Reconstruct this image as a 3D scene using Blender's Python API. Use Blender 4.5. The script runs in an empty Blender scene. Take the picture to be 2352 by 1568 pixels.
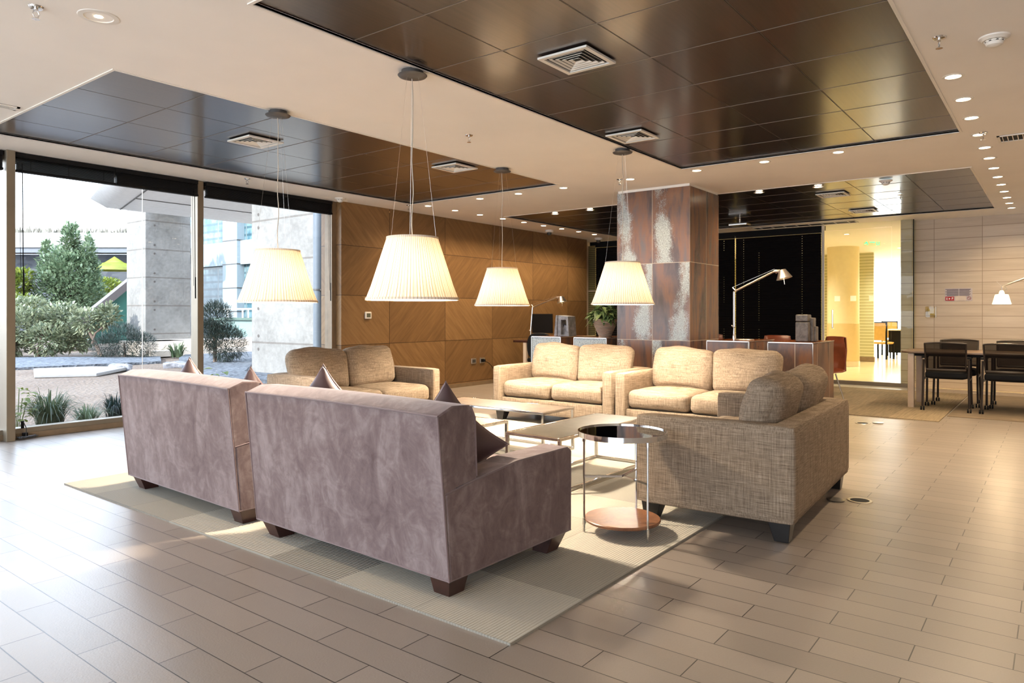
import bpy, bmesh, math, random
from mathutils import Vector, Matrix, Euler, noise
R = math.radians
random.seed(7)
scene = bpy.context.scene
COL = scene.collection

# ------------------------------------------------------------------ camera
CAMZ, CEIL = 1.185, 2.705
cam_d = bpy.data.cameras.new('camera'); cam = bpy.data.objects.new('camera', cam_d); COL.objects.link(cam)
cam.location = (0, 0, CAMZ); cam.rotation_euler = (R(90), 0, R(-52.36))
cam_d.sensor_width = 36; cam_d.lens = 1628.0 / 2352 * 36
cam_d.shift_y = -63.4 / 2352; cam_d.clip_start = 0.05; cam_d.clip_end = 300
scene.camera = cam
# ------------------------------------------------------------------ world, sun, exposure
w = bpy.data.worlds.new('sky'); scene.world = w; w.use_nodes = True
nt = w.node_tree; bg = nt.nodes['Background']
tc = nt.nodes.new('ShaderNodeTexCoord'); sp = nt.nodes.new('ShaderNodeSeparateXYZ')
rp = nt.nodes.new('ShaderNodeValToRGB')
rp.color_ramp.elements[0].position = 0.0; rp.color_ramp.elements[0].color = (0.88, 0.93, 1.0, 1)
rp.color_ramp.elements[1].position = 0.9; rp.color_ramp.elements[1].color = (0.62, 0.76, 1.0, 1)
nt.links.new(tc.outputs['Generated'], sp.inputs[0]); nt.links.new(sp.outputs['Z'], rp.inputs[0])
nt.links.new(rp.outputs[0], bg.inputs['Color']); bg.inputs['Strength'].default_value = 5.2
sun_d = bpy.data.lights.new('sun', 'SUN'); sun_d.energy = 6.5; sun_d.angle = R(2); sun_d.color = (1, 0.95, 0.87)
sun = bpy.data.objects.new('sun', sun_d); COL.objects.link(sun)
sun.rotation_euler = Vector((0.86, 0.10, -0.50)).to_track_quat('-Z', 'Y').to_euler()
scene.view_settings.view_transform = 'Standard'; scene.view_settings.look = 'None'
scene.view_settings.gamma = 1.0; scene.view_settings.use_curve_mapping = False
scene.view_settings.exposure = 0.62
try:
    scene.cycles.use_denoising = True
    scene.cycles.max_bounces = 10; scene.cycles.diffuse_bounces = 5; scene.cycles.glossy_bounces = 4
    scene.cycles.transparent_max_bounces = 12; scene.cycles.sample_clamp_indirect = 6
    scene.cycles.caustics_reflective = False; scene.cycles.caustics_refractive = False
except Exception:
    pass
for (loc, nrm, pw, ph) in (((0.8, 8.05, 1.4), (0, -1, 0), 10.8, 2.6), ((-4.62, 2.0, 1.4), (1, 0, 0), 10.0, 2.6)):
    pl = bpy.data.lights.new('window_portal', 'AREA'); pl.shape = 'RECTANGLE'; pl.size = pw; pl.size_y = ph
    pl.cycles.is_portal = True
    po = bpy.data.objects.new('window_portal', pl); COL.objects.link(po)
    po.location = loc; po.rotation_euler = Vector(nrm).to_track_quat('-Z', 'Y').to_euler()

# ------------------------------------------------------------------ node helper
def lin(c):
    return tuple(((v / 255) / 12.92 if v / 255 <= 0.04045 else ((v / 255 + 0.055) / 1.055) ** 2.4) for v in c) + (1,)

class NB:
    def __init__(s, name):
        s.m = bpy.data.materials.new(name); s.m.use_nodes = True
        s.t = s.m.node_tree; s.n = s.t.nodes; s.b = s.n['Principled BSDF']; s.out = s.n['Material Output']
    def link(s, a, b): s.t.links.new(a, b)
    def node(s, typ, **kw):
        n = s.n.new(typ)
        for k, v in kw.items(): setattr(n, k, v)
        return n
    def inp(s, sock, v):
        if hasattr(v, 'is_output') or isinstance(v, bpy.types.NodeSocket): s.link(v, sock)
        else: sock.default_value = v
    def math(s, op, a, b=0.0, c=0.0):
        n = s.node('ShaderNodeMath', operation=op)
        s.inp(n.inputs[0], a); s.inp(n.inputs[1], b); s.inp(n.inputs[2], c)
        return n.outputs[0]
    def pos(s, world=False):
        if world:
            n = s.node('ShaderNodeNewGeometry'); return n.outputs['Position']
        return s.node('ShaderNodeTexCoord').outputs['Object']
    def xyz(s, v):
        n = s.node('ShaderNodeSeparateXYZ'); s.link(v, n.inputs[0]); return n.outputs
    def vec(s, x, y, z):
        n = s.node('ShaderNodeCombineXYZ')
        for i, v in enumerate((x, y, z)): s.inp(n.inputs[i], v)
        return n.outputs[0]
    def mapping(s, v, scale=(1, 1, 1), rot=(0, 0, 0), loc=(0, 0, 0)):
        n = s.node('ShaderNodeMapping'); s.link(v, n.inputs[0])
        n.inputs['Scale'].default_value = scale; n.inputs['Rotation'].default_value = rot; n.inputs['Location'].default_value = loc
        return n.outputs[0]
    def noise(s, v, scale=5, detail=3, rough=0.5, dist=0.0):
        n = s.node('ShaderNodeTexNoise'); s.link(v, n.inputs['Vector'])
        n.inputs['Scale'].default_value = scale; n.inputs['Detail'].default_value = detail
        n.inputs['Roughness'].default_value = rough; n.inputs['Distortion'].default_value = dist
        return n.outputs[0]
    def white(s, v):
        n = s.node('ShaderNodeTexWhiteNoise', noise_dimensions='3D'); s.link(v, n.inputs['Vector']); return n.outputs['Value']
    def ramp(s, f, stops):
        n = s.node('ShaderNodeValToRGB'); e = n.color_ramp.elements
        while len(e) < len(stops): e.new(0.5)
        for i, (p, c) in enumerate(stops):
            e[i].position = p; e[i].color = c if len(c) == 4 else lin(c)
        s.link(f, n.inputs[0]); return n.outputs[0]
    def mix(s, f, a, b, blend='MIX'):
        n = s.node('ShaderNodeMix', data_type='RGBA', blend_type=blend)
        s.inp(n.inputs[0], f); s.inp(n.inputs[6], a); s.inp(n.inputs[7], b); return n.outputs[2]
    def gridmask(s, c, period, offset, width):
        """1 where coordinate c is within width/2 of offset + k*period"""
        a = s.math('SUBTRACT', c, offset); a = s.math('DIVIDE', a, period)
        f = s.math('FRACT', s.math('ADD', a, 0.5)); d = s.math('ABSOLUTE', s.math('SUBTRACT', f, 0.5))
        return s.math('LESS_THAN', d, width / 2 / period)
    def cell(s, c, period, offset):
        return s.math('FLOOR', s.math('DIVIDE', s.math('SUBTRACT', c, offset), period))
    def bump(s, h, strength=0.2, dist=0.01):
        n = s.node('ShaderNodeBump'); n.inputs['Strength'].default_value = strength; n.inputs['Distance'].default_value = dist
        s.link(h, n.inputs['Height']); s.link(n.outputs[0], s.b.inputs['Normal'])
    def base(s, v): s.inp(s.b.inputs['Base Color'], v)
    def rough(s, v): s.inp(s.b.inputs['Roughness'], v)

def plain(name, rgb, rough=0.5, metal=0.0, var=0.06, scale=12, spec=0.5, bump=0.0):
    b = NB(name); c = lin(rgb); p = b.pos()
    n = b.noise(p, scale, 3)
    d = tuple(min(1, x * (1 - var)) for x in c[:3]) + (1,); l = tuple(min(1, x * (1 + var)) for x in c[:3]) + (1,)
    b.base(b.ramp(n, [(0.3, d), (0.7, l)])); b.rough(rough); b.b.inputs['Metallic'].default_value = metal
    b.b.inputs['Specular IOR Level'].default_value = spec
    if bump: b.bump(b.noise(p, scale * 12, 2), bump, 0.004)
    return b.m

def emit(name, rgb, strength):
    b = NB(name); b.base(lin(rgb)); b.b.inputs['Emission Color'].default_value = lin(rgb)
    b.b.inputs['Emission Strength'].default_value = strength
    return b.m

def glassmat(name, tint=(1, 1, 1, 1), refl=1.0, ior=1.5, rough=0.0):
    b = NB(name); b.n.remove(b.b)
    t = b.node('ShaderNodeBsdfTransparent'); t.inputs[0].default_value = tint
    g = b.node('ShaderNodeBsdfGlossy'); g.inputs['Roughness'].default_value = rough
    fr = b.node('ShaderNodeFresnel'); fr.inputs[0].default_value = ior
    ge = b.node('ShaderNodeNewGeometry')
    front = b.math('SUBTRACT', 1.0, ge.outputs['Backfacing'])
    mx = b.node('ShaderNodeMixShader'); b.link(b.math('MULTIPLY', b.math('MULTIPLY', fr.outputs[0], refl), front), mx.inputs[0])
    b.link(t.outputs[0], mx.inputs[1]); b.link(g.outputs[0], mx.inputs[2]); b.link(mx.outputs[0], b.out.inputs[0])
    return b.m

# ------------------------------------------------------------------ materials
M = {}
M['ceiling_white'] = plain('ceiling_paint', (246, 241, 234), 0.75, var=0.02, scale=2, spec=0.2)
M['wall_white'] = plain('wall_paint', (214, 200, 184), 0.7, var=0.03, scale=2, spec=0.2)
M['trim_white'] = plain('white_trim', (232, 226, 216), 0.45, var=0.02)
M['black'] = plain('black_matte', (14, 13, 14), 0.65, spec=0.2)
M['black_plastic'] = plain('black_plastic', (17, 16, 17), 0.5, spec=0.2)
M['bronze'] = plain('bronze_aluminium', (140, 128, 110), 0.42, metal=0.55, var=0.05, scale=6)
M['bronze_dark'] = plain('sill_painted', (132, 112, 88), 0.5, metal=0.2, var=0.12, scale=9)
M['chrome'] = plain('chrome', (225, 225, 225), 0.08, metal=1.0, var=0.01)
M['alu'] = plain('brushed_aluminium', (215, 208, 200), 0.28, metal=1.0, var=0.03)
M['darkwood'] = plain('dark_stained_wood', (58, 32, 26), 0.35, var=0.25, scale=20)
M['legblack'] = plain('black_leg_lacquer', (24, 21, 20), 0.35, var=0.1)
M['grey_canopy'] = plain('grey_canopy', (62, 59, 57), 0.45, var=0.03)
M['rail'] = plain('grid_rail', (112, 100, 90), 0.4, var=0.02)
M['cable'] = plain('clear_cable', (190, 180, 165), 0.3, var=0.02)
M['glass_win'] = glassmat('window_glass', (0.93, 0.96, 0.98, 1), 0.8)
M['glass_part'] = glassmat('partition_glass', (0.95, 0.97, 0.93, 1), 0.45)
M['door_dot'] = glassmat('white_door_dot', (1, 1, 1, 1), 0.3)
_q = M['door_dot'].node_tree; _tr = _q.nodes.new('ShaderNodeBsdfTranslucent'); _tr.inputs[0].default_value = (1, 1, 0.97, 1); _df = _q.nodes.new('ShaderNodeBsdfDiffuse'); _df.inputs[0].default_value = (0.95, 0.95, 0.93, 1)
_a = _q.nodes.new('ShaderNodeAddShader'); _q.links.new(_tr.outputs[0], _a.inputs[0]); _q.links.new(_df.outputs[0], _a.inputs[1])
_mx = _q.nodes.new('ShaderNodeMixShader'); _mx.inputs[0].default_value = 0.5; _old = _q.nodes['Material Output'].inputs[0].links[0].from_socket
_q.links.new(_old, _mx.inputs[1]); _q.links.new(_a.outputs[0], _mx.inputs[2]); _q.links.new(_mx.outputs[0], _q.nodes['Material Output'].inputs[0])
M['sticker'] = plain('frosted_sticker', (240, 240, 235), 0.6, var=0.01)
M['frost'] = NB('frosted_film'); _f = M['frost']; _t = _f.node('ShaderNodeBsdfTranslucent'); _t.inputs[0].default_value = (0.9, 0.9, 0.88, 1); _d = _f.node('ShaderNodeBsdfDiffuse'); _d.inputs[0].default_value = (0.85, 0.85, 0.83, 1)
_m = _f.node('ShaderNodeMixShader'); _m.inputs[0].default_value = 0.8; _f.link(_d.outputs[0], _m.inputs[1]); _f.link(_t.outputs[0], _m.inputs[2]); _f.link(_m.outputs[0], _f.out.inputs[0]); M['frost'] = _f.m
M['concrete'] = None

def m_floor():
    b = NB('stone_floor_tiles'); p = b.xyz(b.pos(True))
    RH, BW = 0.1432, 0.574
    br = b.node('ShaderNodeTexBrick'); br.offset = 0.5; br.offset_frequency = 2
    br.inputs['Scale'].default_value = 1.0; br.inputs['Brick Width'].default_value = BW; br.inputs['Row Height'].default_value = RH
    br.inputs['Mortar Size'].default_value = 0.0022; br.inputs['Mortar Smooth'].default_value = 0.2; br.inputs['Bias'].default_value = 0
    br.inputs['Color1'].default_value = (0, 0, 0, 1); br.inputs['Color2'].default_value = (1, 1, 1, 1); br.inputs['Mortar'].default_value = (0.5, 0.5, 0.5, 1)
    v = b.vec(b.math('ADD', p[1], -2.99 + BW / 2 + BW * 40), b.math('ADD', p[0], -1.17 + RH * 60), 0.0)
    b.link(v, br.inputs['Vector'])
    g = b.pos(True)
    tone = b.ramp(br.outputs['Color'], [(0.0, (146, 134, 122)), (1.0, (162, 149, 136))])
    fine = b.noise(g, 160, 3, 0.7)
    big = b.noise(g, 2.2, 3)
    c = b.mix(b.math('MULTIPLY', b.math('SUBTRACT', 1.0, fine), 0.45), tone, lin((108, 97, 88)))
    c = b.mix(b.math('MULTIPLY', big, 0.25), c, lin((134, 126, 118)))
    c = b.mix(br.outputs['Fac'], c, lin((44, 36, 30)))
    b.base(c)
    b.rough(b.math('ADD', 0.27, b.math('MULTIPLY', fine, 0.12)))
    b.b.inputs['Specular IOR Level'].default_value = 1.0; b.b.inputs['IOR'].default_value = 1.5
    h = b.math('SUBTRACT', b.math('MULTIPLY', b.noise(g, 130, 2, 0.6), 0.5), b.math('MULTIPLY', br.outputs['Fac'], 1.2))
    b.bump(h, 0.28, 0.003)
    return b.m
M['floor'] = m_floor()

def m_rug():
    b = NB('carpet_tiles'); g = b.pos(True); p = b.xyz(g); T = 0.4906
    cx = b.cell(p[0], T, 2.0); cy = b.cell(p[1], T, 1.55)
    rnd = b.white(b.vec(cx, cy, 3.0)); rnd2 = b.white(b.vec(cx, cy, 9.0))
    st = b.math('GREATER_THAN', rnd2, 0.5)
    sx = b.math('SINE', b.math('MULTIPLY', p[0], 2 * math.pi / 0.0145)); sy = b.math('SINE', b.math('MULTIPLY', p[1], 2 * math.pi / 0.0145))
    s = b.math('ADD', b.math('MULTIPLY', sx, st), b.math('MULTIPLY', sy, b.math('SUBTRACT', 1.0, st)))
    tone = b.ramp(rnd, [(0.0, (150, 145, 134)), (0.35, (186, 179, 164)), (0.7, (200, 193, 178)), (1.0, (162, 158, 148))])
    fine = b.noise(g, 240, 2)
    c = b.mix(b.math('MULTIPLY', b.math('ADD', b.math('MULTIPLY', s, 0.5), 0.5), 0.22), tone, lin((120, 114, 102)))
    c = b.mix(b.math('MULTIPLY', fine, 0.3), c, lin((128, 120, 108)))
    seam = b.math('MAXIMUM', b.gridmask(p[0], T, 2.0, 0.003), b.gridmask(p[1], T, 1.55, 0.003))
    c = b.mix(b.math('MULTIPLY', seam, 0.5), c, lin((90, 84, 76)))
    b.base(c); b.rough(0.95); b.b.inputs['Specular IOR Level'].default_value = 0.1
    b.bump(b.math('ADD', s, fine), 0.35, 0.003)
    return b.m
M['rug'] = m_rug()

def m_mat2():
    b = NB('flat_carpet'); g = b.pos(True); p = b.xyz(g)
    st = b.noise(b.mapping(g, (3, 60, 1)), 1.0, 3)
    rn = b.white(b.vec(b.cell(p[0], 0.49, 9.0), b.cell(p[1], 0.49, 1.04), 1.0))
    c = b.ramp(b.math('ADD', b.math('MULTIPLY', st, 0.7), b.math('MULTIPLY', rn, 0.3)), [(0.25, (112, 100, 82)), (0.75, (156, 138, 112))])
    b.base(c); b.rough(0.95); b.b.inputs['Specular IOR Level'].default_value = 0.1
    return b.m
M['carpet2'] = m_mat2()

def m_velvet():
    b = NB('mauve_velvet'); g = b.pos()
    n1 = b.noise(b.mapping(g, (5.0, 5.0, 2.2)), 1.6, 6, 0.62, 0.8)
    n2 = b.noise(b.mapping(g, (3.0, 3.0, 3.0)), 3.0, 4, 0.7, 2.0)
    f = b.math('ADD', b.math('MULTIPLY', n1, 0.65), b.math('MULTIPLY', n2, 0.35))
    b.base(b.ramp(f, [(0.32, (90, 73, 72)), (0.5, (114, 97, 95)), (0.68, (142, 127, 124))]))
    b.rough(0.8); b.b.inputs['Specular IOR Level'].default_value = 0.15
    b.b.inputs['Sheen Weight'].default_value = 0.6; b.b.inputs['Sheen Roughness'].default_value = 0.35
    b.b.inputs['Sheen Tint'].default_value = lin((225, 210, 205))
    b.bump(b.noise(g, 300, 2), 0.08, 0.002)
    return b.m
M['velvet'] = m_velvet()
def m_pipe():
    b = NB('velvet_piping'); b.base(lin((104, 82, 80))); b.rough(0.7); b.b.inputs['Sheen Weight'].default_value = 0.3
    return b.m
M['piping'] = m_pipe()
def m_satin():
    b = NB('plum_satin_velvet'); g = b.pos(); n = b.noise(g, 4, 3)
    b.base(b.ramp(n, [(0.3, (62, 42, 44)), (0.7, (84, 62, 62))])); b.rough(0.5)
    b.b.inputs['Sheen Weight'].default_value = 0.35; b.b.inputs['Sheen Tint'].default_value = lin((220, 190, 190))
    return b.m
M['pillow'] = m_satin()

def m_linen(name, lo, mid, hi):
    b = NB(name); g = b.pos(); p = b.xyz(g)
    h = b.noise(b.mapping(g, (9, 9, 230)), 1.0, 4, 0.7)
    s = b.math('ADD', p[0], b.math('MULTIPLY', p[1], 1.0))
    vv = b.noise(b.mapping(g, (210, 210, 7)), 1.0, 4, 0.7)
    f = b.math('ADD', b.math('MULTIPLY', h, 0.5), b.math('MULTIPLY', vv, 0.5))
    fine = b.noise(g, 700, 2, 0.8)
    f = b.math('ADD', b.math('MULTIPLY', f, 0.8), b.math('MULTIPLY', fine, 0.2))
    b.base(b.ramp(f, [(0.36, lo), (0.5, mid), (0.64, hi)])); b.rough(0.9); b.b.inputs['Specular IOR Level'].default_value = 0.12
    b.bump(f, 0.5, 0.004)
    return b.m
M['linen'] = m_linen('beige_linen', (80, 66, 52), (134, 117, 99), (176, 159, 138))

def m_wood():
    b = NB('diagonal_veneer'); g = b.pos(True); p = b.xyz(g)
    s = b.math('ADD', p[0], b.math('MULTIPLY', p[1], 1.0))
    cx = b.cell(p[0], 1.178, 7.04); cz = b.cell(p[2], 0.68, 0.76)
    par = b.math('FLOORED_MODULO', b.math('ADD', cx, cz), 2.0)
    sg = b.math('SUBTRACT', b.math('MULTIPLY', par, 2.0), 1.0)
    u = b.math('ADD', s, b.math('MULTIPLY', b.math('MULTIPLY', p[2], sg), 1.0))
    v = b.math('SUBTRACT', s, b.math('MULTIPLY', b.math('MULTIPLY', p[2], sg), 1.0))
    gr = b.noise(b.vec(b.math('MULTIPLY', u, 22.0), b.math('MULTIPLY', v, 1.6), b.math('ADD', cx, b.math('MULTIPLY', cz, 3.0))), 1.0, 5, 0.6, 0.7)
    gr2 = b.noise(b.vec(b.math('MULTIPLY', u, 5.0), b.math('MULTIPLY', v, 0.7), cz), 1.0, 3, 0.5, 1.2)
    tone = b.white(b.vec(cx, cz, 4.0))
    f = b.math('ADD', b.math('ADD', b.math('MULTIPLY', gr, 0.5), b.math('MULTIPLY', gr2, 0.25)), b.math('MULTIPLY', tone, 0.09))
    f = b.math('ADD', f, b.math('MULTIPLY', par, 0.1))
    c = b.ramp(f, [(0.25, (104, 77, 49)), (0.48, (126, 95, 61)), (0.72, (150, 117, 78))])
    seam = b.math('MAXIMUM', b.gridmask(p[0], 1.178, 7.04, 0.007), b.gridmask(p[2], 0.68, 0.76, 0.007))
    c = b.mix(seam, c, lin((48, 32, 20)))
    b.base(c); b.rough(0.42); b.b.inputs['Specular IOR Level'].default_value = 0.35
    b.bump(b.math('SUBTRACT', b.math('MULTIPLY', gr, 0.2), seam), 0.3, 0.004)
    return b.m
M['wood_wall'] = m_wood()

def m_rust(name, px, ox, pz, oz, amount=1.0, only=None, stripes=9.0):
    b = NB(name); g = b.pos(True); p = b.xyz(g)
    s = b.math('ADD', p[0], p[1])
    ci = b.cell(s, px, ox); cz = b.cell(p[2], pz, oz)
    seed = b.math('ADD', b.math('MULTIPLY', ci, 7.3), b.math('MULTIPLY', cz, 3.1))
    vv = b.vec(b.math('ADD', b.math('MULTIPLY', s, stripes), seed), seed, b.math('MULTIPLY', p[2], 1.3))
    n1 = b.noise(vv, 1.0, 5, 0.6, 0.4)
    n2 = b.noise(b.vec(b.math('ADD', b.math('MULTIPLY', s, 3.0), seed), seed, b.math('MULTIPLY', p[2], 2.0)), 1.3, 4, 0.6)
    sp_ = b.noise(g, 90, 4, 0.8)
    c = b.ramp(n1, [(0.3, (58, 46, 42)), (0.44, (92, 72, 64)), (0.56, (122, 84, 60)), (0.7, (96, 84, 80))])
    # grey-white frost bands, leaning streaks inside each tile
    fs = b.math('FRACT', b.math('DIVIDE', b.math('SUBTRACT', s, ox), px)); fz = b.math('FRACT', b.math('DIVIDE', b.math('SUBTRACT', p[2], oz), pz))
    ctr = b.math('SUBTRACT', 0.86, b.math('MULTIPLY', b.math('SUBTRACT', 1.0, fz), 0.22))
    if only == 'column':
        low = b.math('COMPARE', cz, 0.0, 0.5)
        ctr = b.math('ADD', b.math('MULTIPLY', ctr, b.math('SUBTRACT', 1.0, low)), b.math('MULTIPLY', low, b.math('ADD', 0.04, b.math('MULTIPLY', b.math('SUBTRACT', 1.0, fz), 0.24))))
    d = b.math('ABSOLUTE', b.math('SUBTRACT', fs, ctr))
    d = b.math('SUBTRACT', d, b.math('MULTIPLY', b.math('SUBTRACT', 1.0, fz), 0.12))
    band = b.math('SUBTRACT', 0.15 if only != 'front' else 2.0, d)
    band = b.math('ADD', band, b.math('MULTIPLY', b.math('SUBTRACT', n2, 0.5), 0.9))
    band = b.math('ADD', band, b.math('MULTIPLY', b.math('SUBTRACT', sp_, 0.5), 0.5))
    msk = b.math('MULTIPLY', b.math('SMOOTH_MIN', b.math('MAXIMUM', b.math('MULTIPLY', band, 6.0), 0.0), 1.0, 0.2), amount)
    if only == 'column': msk = b.math('MULTIPLY', msk, b.math('GREATER_THAN', p[1], 3.396))
    if only == 'front': msk = b.math('MULTIPLY', msk, b.math('LESS_THAN', p[0], 7.79))
    c = b.mix(msk, c, b.ramp(sp_, [(0.35, (118, 122, 120)), (0.55, (176, 184, 184)), (0.7, (205, 212, 212))]))
    hz = b.noise(b.vec(b.math('MULTIPLY', s, 4.0), 0.0, b.math('MULTIPLY', p[2], 70.0)), 1.0, 3, 0.6)
    c = b.mix(b.math('MULTIPLY', hz, 0.18), c, lin((60, 46, 44)))
    seam = b.math('MAXIMUM', b.gridmask(s, px, ox, 0.006), b.gridmask(p[2], pz, oz, 0.006))
    c = b.mix(seam, c, lin((176, 160, 140)))
    b.base(c); b.rough(0.26); b.b.inputs['Specular IOR Level'].default_value = 0.6
    return b.m
M['rust'] = m_rust('oxidised_tile', 0.48, 7.78 + 3.39, 0.92, 0.87, 0.95, 'column', 7.0)
M['rust_box'] = m_rust('oxidised_tile_cladding', 0.5, 11.0, 3.0, -1.0, 0.0, None, 4.0)
M['rust_box_pale'] = m_rust('pale_oxidised_tile_cladding', 9.0, 9.8, 3.0, -1.0, 1.0, 'front', 5.0)

def m_panel():
    b = NB('dark_perforated_panel'); g = b.pos(True)
    n = b.noise(b.mapping(g, (2, 60, 1)), 1.0, 3)
    vo = b.node('ShaderNodeTexVoronoi'); b.link(g, vo.inputs['Vector']); vo.inputs['Scale'].default_value = 160; vo.inputs['Randomness'].default_value = 0
    dots = b.math('LESS_THAN', vo.outputs['Distance'], 0.25)
    c = b.ramp(n, [(0.35, (38, 29, 25)), (0.65, (48, 37, 32))])
    c = b.mix(b.math('MULTIPLY', dots, 0.35), c, lin((26, 19, 16)))
    b.base(c); b.rough(0.32); b.b.inputs['Specular IOR Level'].default_value = 0.3
    b.b.inputs['Coat Weight'].default_value = 0.8; b.b.inputs['Coat Roughness'].default_value = 0.15; b.b.inputs['Coat IOR'].default_value = 1.42
    return b.m
M['panel'] = m_panel()

def m_tilewall():
    b = NB('white_wall_tile'); g = b.pos(True); p = b.xyz(g)
    n = b.noise(b.mapping(g, (2, 2, 20)), 1.0, 3)
    rn = b.white(b.vec(b.cell(p[1], 0.65, 0.94), b.cell(p[2], 0.176, 2.03), 0))
    c = b.ramp(b.math('ADD', b.math('MULTIPLY', n, 0.6), b.math('MULTIPLY', rn, 0.3)), [(0.25, (196, 180, 160)), (0.65, (216, 202, 184))])
    seam = b.math('MAXIMUM', b.gridmask(p[1], 0.65, 0.94, 0.008), b.gridmask(p[2], 0.176, 2.03, 0.008))
    c = b.mix(seam, c, lin((158, 140, 118)))
    b.base(c); b.rough(0.5); b.b.inputs['Specular IOR Level'].default_value = 0.3
    return b.m
M['tilewall'] = m_tilewall()

def m_concrete():
    b = NB('board_marked_concrete'); g = b.pos(True); p = b.xyz(g)
    n = b.noise(g, 1.3, 6, 0.65); n2 = b.noise(g, 12, 4)
    c = b.ramp(b.math('ADD', b.math('MULTIPLY', n, 0.7), b.math('MULTIPLY', n2, 0.3)), [(0.3, (110, 107, 103)), (0.5, (134, 131, 126)), (0.7, (152, 149, 144))])
    seam = b.gridmask(p[2], 0.8, 0.62, 0.035)
    c = b.mix(b.math('MULTIPLY', seam, 0.6), c, lin((88, 78, 70)))
    b.base(c); b.rough(0.9); b.bump(b.math('SUBTRACT', n2, b.math('MULTIPLY', seam, 2.0)), 0.5, 0.02)
    return b.m
M['concrete'] = m_concrete()

def m_ground():
    b = NB('gravel_earth'); g = b.pos(True)
    n = b.noise(g, 0.6, 4); st = b.node('ShaderNodeTexVoronoi'); b.link(g, st.inputs['Vector']); st.inputs['Scale'].default_value = 16
    n2 = b.noise(g, 22, 4, 0.7)
    c = b.ramp(n, [(0.35, (118, 98, 82)), (0.6, (136, 118, 102))])
    c = b.mix(b.math('MULTIPLY', n2, 0.45), c, lin((80, 70, 63)))
    pebb = b.math('LESS_THAN', st.outputs['Distance'], 0.28)
    c = b.mix(b.math('MULTIPLY', pebb, 0.5), c, b.ramp(b.white(st.outputs['Position']), [(0.0, (76, 73, 72)), (1.0, (158, 154, 150))]))
    b.base(c); b.rough(1.0); b.bump(b.math('SUBTRACT', n2, st.outputs['Distance']), 0.7, 0.04)
    return b.m
M['ground'] = m_ground()

def leafmat(name, a, bb, rough=0.5, k=0.74):
    a = tuple(v * k for v in a); bb = tuple(v * k for v in bb)
    b = NB(name); oi = b.node('ShaderNodeNewGeometry')
    n = b.noise(b.pos(True), 3.5, 3); r = b.math('ADD', b.math('MULTIPLY', n, 0.6), b.math('MULTIPLY', oi.outputs['Random Per Island'], 0.4))
    c = b.ramp(r, [(0.25, a), (0.75, bb)])
    b.n.remove(b.b)
    d = b.node('ShaderNodeBsdfDiffuse'); t = b.node('ShaderNodeBsdfTranslucent'); gl = b.node('ShaderNodeBsdfGlossy'); gl.inputs['Roughness'].default_value = rough
    for x in (d, t): b.link(c, x.inputs[0])
    m1 = b.node('ShaderNodeMixShader'); m1.inputs[0].default_value = 0.3; b.link(d.outputs[0], m1.inputs[1]); b.link(t.outputs[0], m1.inputs[2])
    m2 = b.node('ShaderNodeMixShader'); m2.inputs[0].default_value = 0.06; b.link(m1.outputs[0], m2.inputs[1]); b.link(gl.outputs[0], m2.inputs[2])
    b.link(m2.outputs[0], b.out.inputs[0]); return b.m
M['leaf_tree'] = leafmat('silver_green_leaf', (84, 112, 78), (158, 178, 138))
M['leaf_shrub'] = leafmat('pale_shrub_leaf', (86, 104, 74), (186, 190, 152))
M['leaf_dark'] = leafmat('dark_bush_leaf', (38, 62, 54), (92, 118, 104))
M['leaf_lime'] = leafmat('lime_leaf', (130, 160, 50), (196, 206, 80))
M['leaf_grass'] = leafmat('blade_leaf', (70, 104, 62), (150, 170, 118))
M['leaf_indoor'] = leafmat('indoor_leaf', (50, 80, 44), (130, 152, 92), 0.5, 1.0)
M['bark'] = plain('bark', (92, 76, 66), 0.9, var=0.3, scale=30)

def m_shade():
    b = NB('pleated_shade_fabric'); b.n.remove(b.b); p = b.xyz(b.pos())
    ang = b.math('ARCTAN2', p[1], p[0])
    ln = b.gridmask(ang, 2 * math.pi / 84, 0.0, 0.013)
    d = b.node('ShaderNodeBsdfDiffuse'); b.link(b.mix(ln, lin((240, 226, 206)), lin((190, 166, 130))), d.inputs[0])
    t = b.node('ShaderNodeBsdfTranslucent'); b.link(b.mix(ln, lin((255, 220, 176)), lin((150, 108, 60))), t.inputs[0])
    m1 = b.node('ShaderNodeMixShader'); m1.inputs[0].default_value = 0.024
    b.link(d.outputs[0], m1.inputs[1]); b.link(t.outputs[0], m1.inputs[2]); b.link(m1.outputs[0], b.out.inputs[0])
    return b.m
M['shade'] = m_shade()
M['bulb'] = emit('warm_bulb', (255, 226, 170), 18)
M['led'] = emit('downlight_lens', (255, 232, 196), 14)
M['led_hot'] = emit('downlight_lens_bright', (255, 240, 200), 60)
M['desk_glow'] = emit('desk_lamp_glow', (255, 224, 160), 12)

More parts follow.
